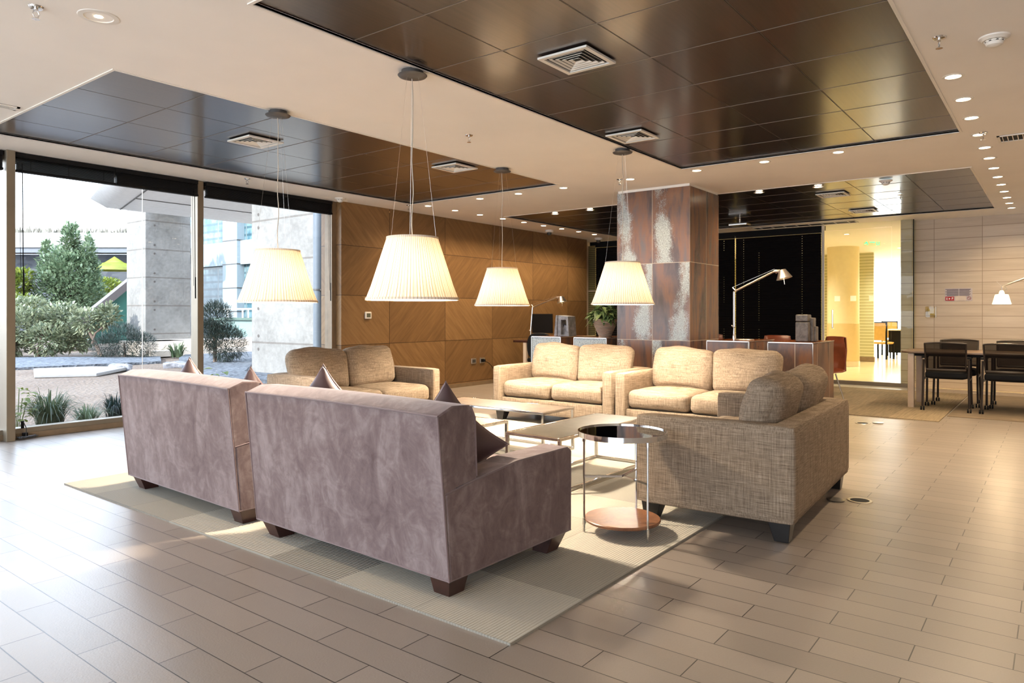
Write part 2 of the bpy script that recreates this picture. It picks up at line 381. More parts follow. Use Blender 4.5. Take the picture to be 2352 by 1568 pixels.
# ------------------------------------------------------------------ mesh builder
class MB:
    def __init__(s): s.v = []; s.f = []; s.sm = []
    def add(s, vs, fs, smooth=False):
        o = len(s.v); s.v += [tuple(v) for v in vs]; s.f += [tuple(i + o for i in f) for f in fs]; s.sm += [smooth] * len(fs); return s
    def box(s, x0, x1, y0, y1, z0, z1, mat=None):
        vs = [(x, y, z) for x in (x0, x1) for y in (y0, y1) for z in (z0, z1)]
        if mat is not None: vs = [tuple(mat @ Vector(v)) for v in vs]
        return s.add(vs, [(0, 1, 3, 2), (4, 6, 7, 5), (0, 4, 5, 1), (2, 3, 7, 6), (0, 2, 6, 4), (1, 5, 7, 3)])
    def bar(s, a, b_, w_, h_, up=(0, 0, 1)):
        a = Vector(a); b_ = Vector(b_); d = (b_ - a); L = d.length; d.normalize(); u = Vector(up)
        if abs(d.dot(u)) > 0.95: u = Vector((1, 0, 0))
        x = d.cross(u).normalized(); y = x.cross(d)
        vs = [a + x * sx * w_ / 2 + y * sy * h_ / 2 + d * t for t in (0, L) for sx in (-1, 1) for sy in (-1, 1)]
        return s.add(vs, [(0, 2, 3, 1), (4, 5, 7, 6), (0, 1, 5, 4), (2, 6, 7, 3), (0, 4, 6, 2), (1, 3, 7, 5)])
    def tube(s, pts, r, seg=10, closed=False, cap=True):
        pts = [Vector(p) for p in pts]; n = len(pts); rs = r if isinstance(r, (list, tuple)) else [r] * n
        o = len(s.v); vs = []; pu = None
        for i, p in enumerate(pts):
            if closed: t = pts[(i + 1) % n] - pts[i - 1]
            else: t = pts[min(i + 1, n - 1)] - pts[max(i - 1, 0)]
            t.normalize()
            if pu is None:
                u = t.orthogonal().normalized()
            else:
                u = (pu - t * pu.dot(t)); u = u.normalized() if u.length > 1e-6 else t.orthogonal().normalized()
            pu = u; q = t.cross(u)
            for k in range(seg):
                a = 2 * math.pi * k / seg; vs.append(p + (u * math.cos(a) + q * math.sin(a)) * rs[i])
        fs = []
        m = n if closed else n - 1
        for i in range(m):
            for k in range(seg):
                a = i * seg + k; b_ = i * seg + (k + 1) % seg; c = ((i + 1) % n) * seg + (k + 1) % seg; d = ((i + 1) % n) * seg + k
                fs.append((a, b_, c, d))
        if cap and not closed: fs += [tuple(range(seg))[::-1], tuple((n - 1) * seg + k for k in range(seg))]
        return s.add(vs, fs, True)
    def lathe(s, prof, c=(0, 0, 0), seg=40, pleat=0.0, npl=0, rot=None):
        vs = []; m = len(prof)
        for k in range(seg):
            a = 2 * math.pi * k / seg; f = 1 + (pleat * (1 if k % 2 else -1) if pleat else 0)
            for r, z in prof:
                v = Vector((r * f * math.cos(a), r * f * math.sin(a), z))
                if rot is not None: v = rot @ v
                vs.append(v + Vector(c))
        fs = [(k * m + i, ((k + 1) % seg) * m + i, ((k + 1) % seg) * m + i + 1, k * m + i + 1) for k in range(seg) for i in range(m - 1)]
        return s.add(vs, fs, True)
    def prism(s, poly, a, b_, axis='x'):
        n = len(poly)
        def mk(t, p):
            return (t, p[0], p[1]) if axis == 'x' else ((p[0], t, p[1]) if axis == 'y' else (p[0], p[1], t))
        vs = [mk(a, p) for p in poly] + [mk(b_, p) for p in poly]
        fs = [tuple(range(n))[::-1], tuple(range(n, 2 * n))] + [(i, (i + 1) % n, (i + 1) % n + n, i + n) for i in range(n)]
        return s.add(vs, fs)
    def build(s, name, mat=None, parent=None, bevel=0.0, seg=2, sub=0, solid=0.0):
        me = bpy.data.meshes.new(name); me.from_pydata(s.v, [], s.f)
        me.polygons.foreach_set('use_smooth', s.sm)
        me.update()
        if any(s.sm): me.set_sharp_from_angle(angle=R(38))
        o = bpy.data.objects.new(name, me); COL.objects.link(o)
        bm = bmesh.new(); bm.from_mesh(me); bmesh.ops.recalc_face_normals(bm, faces=bm.faces); bm.to_mesh(me); bm.free()
        if mat: me.materials.append(M[mat] if isinstance(mat, str) else mat)
        if parent: o.parent = parent
        if solid:
            md = o.modifiers.new('solid', 'SOLIDIFY'); md.thickness = solid; md.offset = 0
        if bevel:
            md = o.modifiers.new('bevel', 'BEVEL'); md.width = bevel; md.segments = seg; md.limit_method = 'ANGLE'; md.angle_limit = R(40)
            for p in me.polygons: p.use_smooth = True
            md2 = o.modifiers.new('wn', 'WEIGHTED_NORMAL'); md2.keep_sharp = True
        if sub:
            md = o.modifiers.new('sub', 'SUBSURF'); md.levels = md.render_levels = sub
        return o

def soft_box(w_, d_, h_, r=0.05, n=14, bulge=(0, 0, 0), wob=0.0, seed=0, mat4=None, pinch=0.0):
    """rounded, slightly swollen cushion centred on origin"""
    mb = MB(); h2 = (w_ / 2, d_ / 2, h_ / 2)
    idx = {}; vs = []; fs = []
    def vert(p):
        k = tuple(round(x * 1000) for x in p)
        if k in idx: return idx[k]
        c = [max(-h2[i] + r, min(h2[i] - r, p[i] * h2[i])) for i in range(3)]
        q = Vector([p[i] * h2[i] for i in range(3)]); cv = Vector(c); dd = q - cv
        v = cv + (dd.normalized() * r if dd.length > 1e-6 else dd)
        u = [p[i] for i in range(3)]
        for i in range(3):
            j, k2 = [a for a in range(3) if a != i]
            fall = max(0, (1 - u[j] ** 2)) * max(0, (1 - u[k2] ** 2))
            v[i] += bulge[i] * fall * u[i]
        if pinch:
            cr = (abs(p[0]) * abs(p[2])) ** 3; v[0] += pinch * cr * (1 if p[0] > 0 else -1); v[2] += pinch * cr * (1 if p[2] > 0 else -1)
        if wob:
            nn = noise.noise_vector(Vector((v[0] * 5 + seed, v[1] * 5, v[2] * 5))) * wob; v += nn
        idx[k] = len(vs); vs.append(v); return idx[k]
    g = [-1 + 2 * i / n for i in range(n + 1)]
    for ax in range(3):
        j, k = [a for a in range(3) if a != ax]
        for sgn in (-1, 1):
            for a in range(n):
                for b_ in range(n):
                    q = []
                    for (ia, ib) in ((a, b_), (a + 1, b_), (a + 1, b_ + 1), (a, b_ + 1)):
                        p = [0, 0, 0]; p[ax] = sgn; p[j] = g[ia]; p[k] = g[ib]; q.append(vert(p))
                    fs.append(tuple(q))
    if mat4 is not None: vs = [mat4 @ v for v in vs]
    return mb.add(vs, fs, True)

def TR(x, y, z, rx=0, ry=0, rz=0):
    return Matrix.Translation((x, y, z)) @ Euler((rx, ry, rz)).to_matrix().to_4x4()

def thing(name, label, cat, loc=(0, 0, 0), rz=0.0, group=None):
    o = bpy.data.objects.new(name, None); COL.objects.link(o); o.empty_display_size = 0.1
    o.location = loc; o.rotation_euler = (0, 0, rz); o['label'] = label; o['category'] = cat
    if group: o['group'] = group
    return o
def tag(o, label, cat, group=None, kind=None):
    o['label'] = label; o['category'] = cat
    if group: o['group'] = group
    if kind: o['kind'] = kind
    return o
def struct(o, label=None):
    o['kind'] = 'structure'
    if label: o['label'] = label
    return o
def copy_tree(o, loc=None, rz=None, label=None, group=None, parent=None):
    kids = list(o.children); c = o.copy(); COL.objects.link(c)
    if parent is not None: c.parent = parent
    for k in kids: copy_tree(k, parent=c)
    if loc is not None: c.location = loc
    if rz is not None: c.rotation_euler = (0, 0, rz)
    if label: c['label'] = label
    if group: c['group'] = group
    return c
ORD = ['first', 'second', 'third', 'fourth', 'fifth', 'sixth', 'seventh', 'eighth', 'ninth', 'tenth', 'eleventh', 'twelfth', 'thirteenth']

# ================================================================== ROOM SHELL
X0, X1, Y0, YW = -4.5, 13.2, -4.0, 7.9
struct(MB().box(X0, 13.0, Y0, YW, -0.1, 0.0).build('floor', 'floor'))
# ceiling with rectangular openings
holes = [(1.975, 6.965, 0.655, 3.13), (1.985, 6.92, 4.66, 7.09), (8.72, 12.29, 0.73, 6.86)]
def slab_with_holes(x0, x1, y0, y1, z0, z1, hs):
    xs = sorted(set([x0, x1] + [h[i] for h in hs for i in (0, 1)])); ys = sorted(set([y0, y1] + [h[i] for h in hs for i in (2, 3)]))
    mb = MB()
    for i in range(len(xs) - 1):
        for j in range(len(ys) - 1):
            cx, cy = (xs[i] + xs[i + 1]) / 2, (ys[j] + ys[j + 1]) / 2
            if any(h[0] < cx < h[1] and h[2] < cy < h[3] for h in hs): continue
            mb.box(xs[i], xs[i + 1], ys[j], ys[j + 1], z0, z1)
    return mb
struct(slab_with_holes(X0, 26, Y0, 8.3, CEIL, CEIL + 0.12, holes).build('ceiling', 'ceiling_white'))
struct(MB().box(X0, 26, Y0, 8.3, CEIL + 0.12, CEIL + 0.4).build('ceiling_void', 'black'))

def panel_field(name, xs, ys, label):
    mb = MB(); g = 0.0045
    for i in range(len(xs) - 1):
        for j in range(len(ys) - 1):
            mb.box(xs[i] + g, xs[i + 1] - g, ys[j] + g, ys[j + 1] - g, CEIL + 0.012, CEIL + 0.03)
    o = mb.build(name, 'panel'); struct(o, label)
    rl = MB()
    for x in xs[1:-1]: rl.box(x - 0.0018, x + 0.0022, ys[0], ys[-1], CEIL + 0.010, CEIL + 0.03)
    for y in ys[1:-1]: rl.box(xs[0], xs[-1], y - 0.0006, y + 0.0016, CEIL + 0.012, CEIL + 0.03)
    struct(rl.build('trim_rails', 'rail'))
    tb = MB(); x0, x1, y0, y1 = xs[0], xs[-1], ys[0], ys[-1]; t = 0.018
    tb.box(x0 - t, x1 + t, y0 - t, y0, CEIL - 0.006, CEIL + 0.012); tb.box(x0 - t, x1 + t, y1, y1 + t, CEIL - 0.006, CEIL + 0.012)
    tb.box(x0 - t, x0, y0, y1, CEIL - 0.006, CEIL + 0.012); tb.box(x1, x1 + t, y0, y1, CEIL - 0.006, CEIL + 0.012)
    return tb
T1 = panel_field('ceiling_panels', [1.975] + [2.604 + 0.631 * k for k in range(7)] + [6.965], [0.655, 1.29, 1.928, 2.566, 3.13], 'large field of dark square ceiling panels near the camera')
T2 = panel_field('ceiling_panels', [1.985] + [2.614 + 0.631 * k for k in range(7)] + [6.92], [4.66, 5.277, 5.90, 6.52, 7.09], 'field of dark ceiling panels beside the windows')
T3 = panel_field('ceiling_panels', [8.72 + 0.6 * k for k in range(6)] + [12.29], [0.73, 1.34, 1.955, 2.57, 3.18, 3.80, 4.42, 5.04, 5.65, 6.26, 6.86], 'dark ceiling panels beyond the column')
for i, t in enumerate((T1, T2, T3)): struct(t.build('trim_%d' % (i + 1), 'trim_white'))

# walls out of view close the room
struct(MB().box(X0 - 0.1, X0, Y0, -3.0, 0, CEIL).box(X0 - 0.1, X0, -3.0, YW, 0, 0.1).box(X0 - 0.1, X0, -3.0, YW, 2.62, CEIL).build('wall_back', 'wall_white'))
for k_, y_ in enumerate((-3.0, -0.82, 1.36, 3.54, 5.72)):  # unseen windows, added to bring daylight onto the sofa backs
    wb_ = thing('window_%d' % (9 + k_), 'added window behind the camera', 'window'); wb_['kind'] = 'structure'
    MB().box(X0 - 0.055, X0 - 0.045, y_ + 0.03, y_ + 2.15, 0.1, 2.62).build('pane', 'glass_win', wb_)
    MB().box(X0 - 0.1, X0, y_ - 0.03, y_ + 0.03, 0.1, 2.62).build('window_frame', 'bronze', wb_)
struct(MB().box(X0, X1 + 0.3, Y0 - 0.1, Y0, 0, CEIL).build('wall_right', 'wall_white'))
# wood wall
struct(MB().prism([(6.17, 7.67), (12.46, 7.67), (12.46, 7.87), (6.6, 7.87), (6.6, 8.1), (6.17, 8.1)], 0, CEIL, 'z').build('wall_left', 'wood_wall'))
struct(MB().box(6.175, 12.46, 7.655, 7.672, 0, 0.06).build('baseboard_left', 'bronze_dark'))
struct(MB().box(12.46, 13.05, 7.9, 8.0, 0, CEIL).build('wall_corner', 'wall_white'))
# end wall with white tiles
struct(MB().prism([(13.2, Y0), (13.5, Y0), (13.5, 2.03), (12.965, 2.03), (12.965, 1.87), (13.2, 1.87)], 0, CEIL, 'z').build('wall_end', 'tilewall'))
# column
struct(MB().box(7.78, 8.66, 3.39, 4.35, 0, CEIL - 0.03).build('wall_column', 'rust', bevel=0.004), 'square column clad in oxidised brown tiles')
struct(MB().box(7.79, 8.65, 3.40, 4.34, CEIL - 0.03, CEIL).build('trim_4', 'trim_white'))

# ------------------------------------------------------------------ window wall
def window(i, xa, xb, label):
    r = thing('window_%d' % i, label, 'window'); r['kind'] = 'structure'
    MB().box(xa, xb, 7.865, 7.875, 0.1, 2.62).build('pane', 'glass_win', r)
    f = MB(); f.box(xa, xb, 7.80, 7.92, 0.055, 0.1); f.box(xa, xb, 7.83, 7.91, 2.62, CEIL)
    f.build('window_frame', 'bronze', r)
    MB().box(xa, xb, 7.785, 7.95, 0.0, 0.055).build('window_sill', 'bronze_dark', r, bevel=0.004)
    return r
xs_m = [-5.15, -3.27, -1.39, 0.49, 2.37, 4.25, 6.13]
for i in range(6):
    lab = {3: 'tall clear window pane at the left edge', 4: 'wide clear window looking onto the shrubs', 5: 'wide clear window looking onto the concrete wall'}.get(i, 'clear window pane in the glazed wall')
    window(i + 1, xs_m[i] + 0.03, xs_m[i + 1] - 0.03, lab)
for i, x in enumerate(xs_m[:-1]):
    wd = 0.036
    struct(MB().box(x - wd, x + wd, 7.70 if i == 4 else 7.78, 7.93, 0, CEIL).build('trim_%d' % (5 + i), 'bronze', bevel=0.004))
struct(MB().box(6.10, 6.17, 7.78, 7.93, 0, CEIL).build('trim_11', 'bronze_dark'))
struct(MB().box(3.6385, 3.6415, 7.864, 7.876, 0.1, 2.62).build('trim_12', 'alu'))

def blind(xa, xb, label, loose=False):
    r = thing('raised_blind', label, 'window blind', (0, 0, 0), 0, 'raised blinds over the windows')
    MB().box(xa, xb, 7.74, 7.80, 2.655, 2.70).build('head_rail', 'black', r)
    s = MB(); n = 16 if not loose else 11
    for k in range(n):
        z = 2.648 - k * 0.0065 if not loose else 2.648 - k * 0.0105
        s.box(xa + 0.005, xb - 0.005, 7.735, 7.785, z - 0.0035, z)
    s.build('slats', 'black_plastic', r)
    MB().box(xa, xb, 7.735, 7.79, 2.52, 2.54).build('bottom_rail', 'black', r)
    b2 = MB()
    if loose:
        for x in (xa + 0.12, (xa + xb) / 2, xb - 0.12): MB().box(x, x + 0.004, 7.738, 7.74, 2.54, 2.65).build('lift_tape', 'black', r)
    else: b2.box(xa + 0.005, xb - 0.005, 7.74, 7.78, 2.54, 2.55).build('lift_tape', 'black', r)
    for xx in ((xa + 0.05,) if xa < 2.5 else (xb - 0.05,)):
        MB().tube([(xx, 7.73, 2.6), (xx + 0.01, 7.73, 1.36)], 0.004, 6).tube([(xx + 0.01, 7.73, 1.6), (xx + 0.012, 7.73, 1.36)], 0.007, 6).build('tilt_wand', 'black', r)
        MB().tube([(xx - 0.03, 7.728, 2.6), (xx - 0.01, 7.728, 1.5)], 0.002, 5).build('pull_cord', 'black', r)
    return r
blind(2.42, 3.31, 'raised dark blind with parted slats above the shrubs window', True)
blind(3.315, 4.20, 'raised dark blind, closely stacked, above the concrete pier view')
blind(4.30, 6.08, 'long raised dark blind beside the timber wall')
blind(0.55, 2.32, 'raised dark blind cut by the edge behind the first mullion')

# ------------------------------------------------------------------ end wall: black blinds and glass door
def dotblind():
    b = NB('black_slat_blind'); p = b.xyz(b.pos(True))
    rows = b.gridmask(p[2], 0.042, 0.02, 0.009)
    cols = None
    for y in (3.55, 4.30, 4.58, 4.95, 5.6, 6.3, 7.0):
        m = b.math('LESS_THAN', b.math('ABSOLUTE', b.math('SUBTRACT', p[1], y)), 0.0045)
        cols = m if cols is None else b.math('MAXIMUM', cols, m)
    band = b.math('GREATER_THAN', b.noise(b.pos(True), 2.2, 1), 0.44)
    hole = b.math('MULTIPLY', b.math('MULTIPLY', rows, cols), band)
    sl = b.gridmask(p[2], 0.042, 0.0, 0.006)
    b.base(b.mix(sl, lin((17, 15, 17)), lin((8, 8, 9)))); b.rough(0.8); b.b.inputs['Specular IOR Level'].default_value = 0.15
    b.inp(b.b.inputs['Alpha'], b.math('SUBTRACT', 1.0, hole)); return b.m
M['dotblind'] = dotblind()
_b = NB('olive_blind'); _p = _b.xyz(_b.pos(True)); _b.base(_b.mix(_b.gridmask(_p[2], 0.04, 0.0, 0.012), lin((120, 112, 74)), lin((66, 60, 40)))); M['olive_blind'] = _b.m
def lowered(ya, yb, label):
    r = thing('lowered_blind', label, 'window blind', (12.9, 0, 0), 0, 'lowered black blinds')
    MB().box(-0.02, 0.03, ya, yb, 2.58, 2.63).build('head_rail', 'black', r)
    s = MB(); z = 2.575; pr = []
    while z > 0.35:
        pr += [(0.0, z), (0.012, z - 0.021)]; z -= 0.042
    poly_front = pr
    vs = [(a, ya, c) for a, c in pr] + [(a, yb, c) for a, c in pr]; n = len(pr)
    s.add(vs, [(i, i + 1, i + 1 + n, i + n) for i in range(n - 1)])
    s.build('slats', 'dotblind', r)
    MB().box(-0.005, 0.02, ya, yb, 0.32, 0.35).build('bottom_rail', 'black', r)
    return r
lowered(3.235, 4.725, 'black lowered blind between the glass door and the bright gap')
lowered(4.745, 6.1, 'black lowered blind just behind the column')
lowered(6.12, 7.72, 'black lowered blind beside the timber wall end')
ob = thing('lowered_blind', 'narrow olive blind strip in the gap past the end of the timber wall', 'window blind', (12.9, 0, 0), 0, 'lowered black blinds')
MB().box(0.0, 0.02, 7.73, 7.90, 0.3, 2.62).build('slats', 'olive_blind', ob)
MB().box(-0.01, 0.03, 7.725, 7.90, 1.66, 1.675).build('cross_tape', 'trim_white', ob)
struct(MB().box(12.96, 13.06, 3.2, 7.9, 0, 0.32).box(12.96, 13.06, 3.2, 7.9, 2.63, CEIL).build('wall_far', 'black'))
struct(MB().box(12.93, 12.97, 3.195, 3.235, 0, CEIL).build('trim_13', 'trim_white'))
g = thing('window_7', 'glazing behind the lowered black blinds', 'window'); g['kind'] = 'structure'
MB().box(12.985, 12.99, 3.24, 7.9, 0.32, 2.63).build('pane', 'glass_part', g)
# glass door and side light
d = thing('door_1', 'frameless glass door with a long pull handle', 'door'); d['kind'] = 'structure'
MB().box(12.945, 12.955, 2.165, 3.19, 0.06, 2.60).build('pane', 'glass_part', d)
hh = MB(); pts = [(12.90, 3.05, 0.93 + 0.33 * t / 12) for t in range(13)]
hh.tube([(12.94, 3.05, 0.94), (12.895, 3.05, 0.94), (12.895, 3.05, 1.25), (12.94, 3.05, 1.25)], 0.013, 10)
hh.build('door_handle', 'chrome', d)
for k, y in enumerate((2.985, 2.735, 2.42 + 0.03, 2.21)):
    MB().add([(12.9435, y - 0.045, 1.40), (12.9435, y + 0.045, 1.40), (12.9435, y + 0.045, 1.49), (12.9435, y - 0.045, 1.49)], [(0, 1, 2, 3)]).build('sticker', 'door_dot', d)
d2 = thing('window_8', 'fixed glass panel next to the glass door', 'window'); d2['kind'] = 'structure'
MB().box(12.945, 12.955, 1.85, 2.155, 0.06, CEIL).box(12.945, 12.955, 2.155, 3.19, 2.61, CEIL).box(12.955, 13.2, 1.845, 1.853, 0.06, CEIL).build('pane', 'glass_part', d2)
MB().box(12.944, 12.957, 1.838, 1.85, 0.0, CEIL).build('window_frame', 'black', d2)
struct(MB().box(12.92, 13.0, 1.84, 3.2, 0.0, 0.06).build('trim_14', 'bronze'))

# ------------------------------------------------------------------ corridor behind the glass
M['cream_floor'] = plain('cream_polished_floor', (232, 214, 172), 0.18, var=0.04, scale=3)
M['cream'] = plain('cream_plaster', (238, 222, 184), 0.6, var=0.02)
M['cream2'] = plain('tan_plaster', (218, 192, 142), 0.6, var=0.02)
struct(MB().box(13.0, 26, -1, 8.3, -0.1, -0.001).build('floor_corridor', 'cream_floor'))
struct(MB().box(13.2, 26, 8.0, 8.1, 0, CEIL).build('wall_corridor', 'cream'))
struct(MB().box(13.5, 26, 1.7, 1.8, 0, CEIL).build('wall_passage', 'cream'))
c = thing('round_column', 'round cream column with tan lower half seen through the glass door', 'column', (17.45, 3.9, 0))
c['kind'] = 'structure'; c.name = 'wall_round_column'
MB().lathe([(0.335, 0.97), (0.335, CEIL)], seg=48).build('column_upper', 'cream', c)
MB().lathe([(0.34, 0.12), (0.34, 0.965), (0.335, 0.97)], seg=48).build('column_lower', 'cream2', c)
MB().lathe([(0.345, 0.0), (0.345, 0.12), (0.33, 0.121)], seg=48).build('column_base', 'alu', c)
def slatwall():
    b = NB('olive_slats'); p = b.xyz(b.pos(True)); m = b.gridmask(p[2], 0.075, 0.0, 0.02)
    b.base(b.mix(m, lin((176, 172, 130)), lin((214, 208, 170)))); b.rough(0.5); return b.m
M['slatwall'] = slatwall()
struct(MB().box(19.3, 19.4, 3.62, 8.0, 0.12, CEIL).build('wall_corridor', 'slatwall'))
struct(MB().box(19.28, 19.4, 3.60, 8.0, 0.0, 0.12).build('baseboard_corridor', 'bronze_dark'))
# exit sign
e = thing('exit_sign', 'green glowing exit sign hanging beyond the glass door', 'sign', (16.5, 3.12, 2.64))
M['exit_pane'] = glassmat('exit_pane', (0.9, 1.0, 0.93, 1), 0.6)
M['exit_green'] = emit('exit_green', (60, 255, 130), 2.0)
rzs = R(-52)
MB().prism([(-0.25, 0.20), (0.25, 0.20), (0.19, 0.14), (-0.19, 0.14)], -0.02, 0.02, 'y').build('housing', 'cream2', e)
MB().box(-0.18, 0.18, -0.004, 0.004, -0.02, 0.14).build('plate', 'exit_pane', e)
run = MB()
run.tube([(-0.13, -0.006, 0.10), (-0.12, -0.006, 0.05)], 0.012, 6).tube([(-0.12, -0.006, 0.05), (-0.15, -0.006, 0.02), (-0.165, -0.006, 0.025)], 0.008, 6)
run.tube([(-0.12, -0.006, 0.05), (-0.10, -0.006, 0.03), (-0.10, -0.006, 0.0)], 0.008, 6).tube([(-0.16, -0.006, 0.07), (-0.13, -0.006, 0.09), (-0.10, -0.006, 0.065)], 0.006, 6)
run.lathe([(0.001, -0.012), (0.011, 0), (0.001, 0.012)], (-0.128, -0.006, 0.118), 8)
run.build('running_figure', 'exit_green', e)
MB().box(-0.05, 0.03, -0.008, -0.004, 0.05, 0.065).prism([(0.03, 0.035), (0.06, 0.057), (0.03, 0.08)], -0.008, -0.004, 'y').build('arrow', 'exit_green', e)
MB().box(0.09, 0.15, -0.008, -0.004, 0.0, 0.012).box(0.09, 0.102, -0.008, -0.004, 0.0, 0.11).box(0.138, 0.15, -0.008, -0.004, 0.0, 0.11).box(0.09, 0.15, -0.008, -0.004, 0.1, 0.112).build('doorway', 'exit_green', e)
e.rotation_euler = (0, 0, R(-52.36) )
# corridor chairs and desk
M['ochre'] = plain('ochre_upholstery', (206, 160, 88), 0.7)
def cor_chair(loc, rz, label):
    t = thing('dining_chair', label, 'chair', loc, rz, 'chairs beyond the glass door')
    soft_box(0.42, 0.42, 0.06, 0.02, 6, mat4=TR(0, 0, 0.42)).build('seat', 'ochre', t)
    soft_box(0.40, 0.05, 0.46, 0.02, 6, mat4=TR(0, 0.2, 0.72)).build('backrest', 'ochre', t)
    for x in (-0.2, 0.2):
        MB().bar((x, 0.21, 0), (x, 0.2, 0.98), 0.035, 0.035).build('leg', 'black', t)
        MB().bar((x, -0.19, 0), (x, -0.19, 0.42), 0.035, 0.035).build('leg', 'black', t)
    MB().bar((-0.2, 0.2, 0.96), (0.2, 0.2, 0.96), 0.03, 0.03).build('top_rail', 'black', t)
    return t
cor_chair((20.75, 3.68, 0), R(75), 'ochre chair seen side on beside the far black desk')
cor_chair((22.6, 3.75, 0), R(-60), 'ochre chair backed by the bright far window')
k = thing('far_desk', 'black desk with a pale top beyond the glass door', 'desk', (21.5, 3.35, 0))
MB().box(-0.35, 0.35, -0.5, 0.3, 0.74, 0.77).build('desktop', 'trim_white', k)
MB().box(-0.3, 0.3, -0.45, 0.26, 0.15, 0.74).build('cabinet', 'black', k)
for x in (-0.28, 0.28):
    for y in (-0.42, 0.22): MB().bar((x, y, 0), (x, y, 0.15), 0.03, 0.03).build('leg', 'black', k)

# ------------------------------------------------------------------ area lights with fixtures
def spot_light(parent, energy, color=(1, 0.77, 0.50), size=2.5, blend=0.8, r=0.04):
    l = bpy.data.lights.new('lamp_light', 'SPOT'); l.energy = energy; l.color = color; l.spot_size = size; l.spot_blend = blend; l.shadow_soft_size = r
    o = bpy.data.objects.new('lamp_light', l); COL.objects.link(o); o.parent = parent; o.location = (0, 0, -0.02)
    return o
dl0 = thing('downlight', 'x', 'ceiling light', (0, 0, CEIL))
MB().lathe([(0.043, 0.004), (0.046, -0.004), (0.062, -0.003), (0.064, 0.0)], seg=28).build('bezel', 'trim_white', dl0)
MB().lathe([(0.0005, -0.001), (0.043, -0.001)], seg=28).build('lens', 'led', dl0)
_ls = spot_light(dl0, 36)
dl_first = [True]
def downlight(x, y, label, group, energy=None):
    if dl_first[0]:
        dl_first[0] = False; o = dl0; o.location = (x, y, CEIL); o['label'] = label; o['group'] = group
    else: o = copy_tree(dl0, (x, y, CEIL), None, label, group)
    for ch in o.children:
        if ch.type == 'LIGHT' and energy is not None:
            ch.data = ch.data.copy(); ch.data.energy = energy
    return o
for i in range(13):
    downlight(5.32 + [0, .61, 1.21, 1.86, 2.45, 3.0, 3.6, 4.2, 4.79, 5.38, 5.96, 6.55, 7.1][i], 0.535, 'round lit downlight, %s nearest in the long row by the right edge' % ORD[i], 'downlights in the right-hand row')
for i, y in enumerate((1.64, 2.33, 3.04, 3.83, 4.73, 5.41, 6.05)):
    downlight(7.15, y, 'round lit downlight, %s from the long row in the cross strip by the column' % ORD[i], 'downlights in the cross strip')
for i in range(9):
    downlight(7.18 + 0.565 * i, 7.03, 'round lit downlight, %s from the window along the timber wall' % ORD[i], 'downlights along the timber wall')
downlight(8.93, 6.06, 'round downlight in the dark panels, nearer the timber wall', 'downlights in the dark panels')
downlight(8.91, 5.43, 'round downlight in the dark panels, just left of the column top', 'downlights in the dark panels')
downlight(8.92, 2.97, 'round downlight in the dark panels, just right of the column top', 'downlights in the dark panels')
downlight(8.96, 2.28, 'round downlight in the dark panels, second right of the column', 'downlights in the dark panels')
hot = downlight(1.58, 3.89, 'brilliant downlight at the upper left of the white ceiling', 'downlights near the camera', 50)
for ch in hot.children:
    if ch.type == 'MESH' and ch.data.materials and ch.data.materials[0] == M['led']:
        ch.data = ch.data.copy(); ch.data.materials[0] = M['led_hot']; ch.scale = (0.45, 0.45, 1)
    elif ch.type == 'MESH': ch.scale = (1.5, 1.5, 1)
# downlights added out of view to warm the near floor, same fittings
for k_, (x, y) in enumerate(((0.5, -2.2), (3.0, -2.2), (5.5, -2.2), (8.0, -2.2), (10.5, -1.6), (-2, 1.0), (-2, 4.0))):
    downlight(x, y, 'added round downlight out of the picture, %s along the near aisle ceiling' % ORD[k_], 'added downlights out of view', 30)
# corridor lamps
for k_, (x, y) in enumerate(((14.6, 3.2), (15.0, 6.6), (16.2, 5.2), (18.4, 2.9), (21.2, 3.0), (22.8, 4.6))):
    o_ = downlight(x, y, 'round downlight beyond the glass door, %s nearest to it' % ORD[k_], 'downlights beyond the glass door', 170)
    for ch in o_.children:
        if ch.type == 'LIGHT': ch.data.color = (1, 0.90, 0.72)

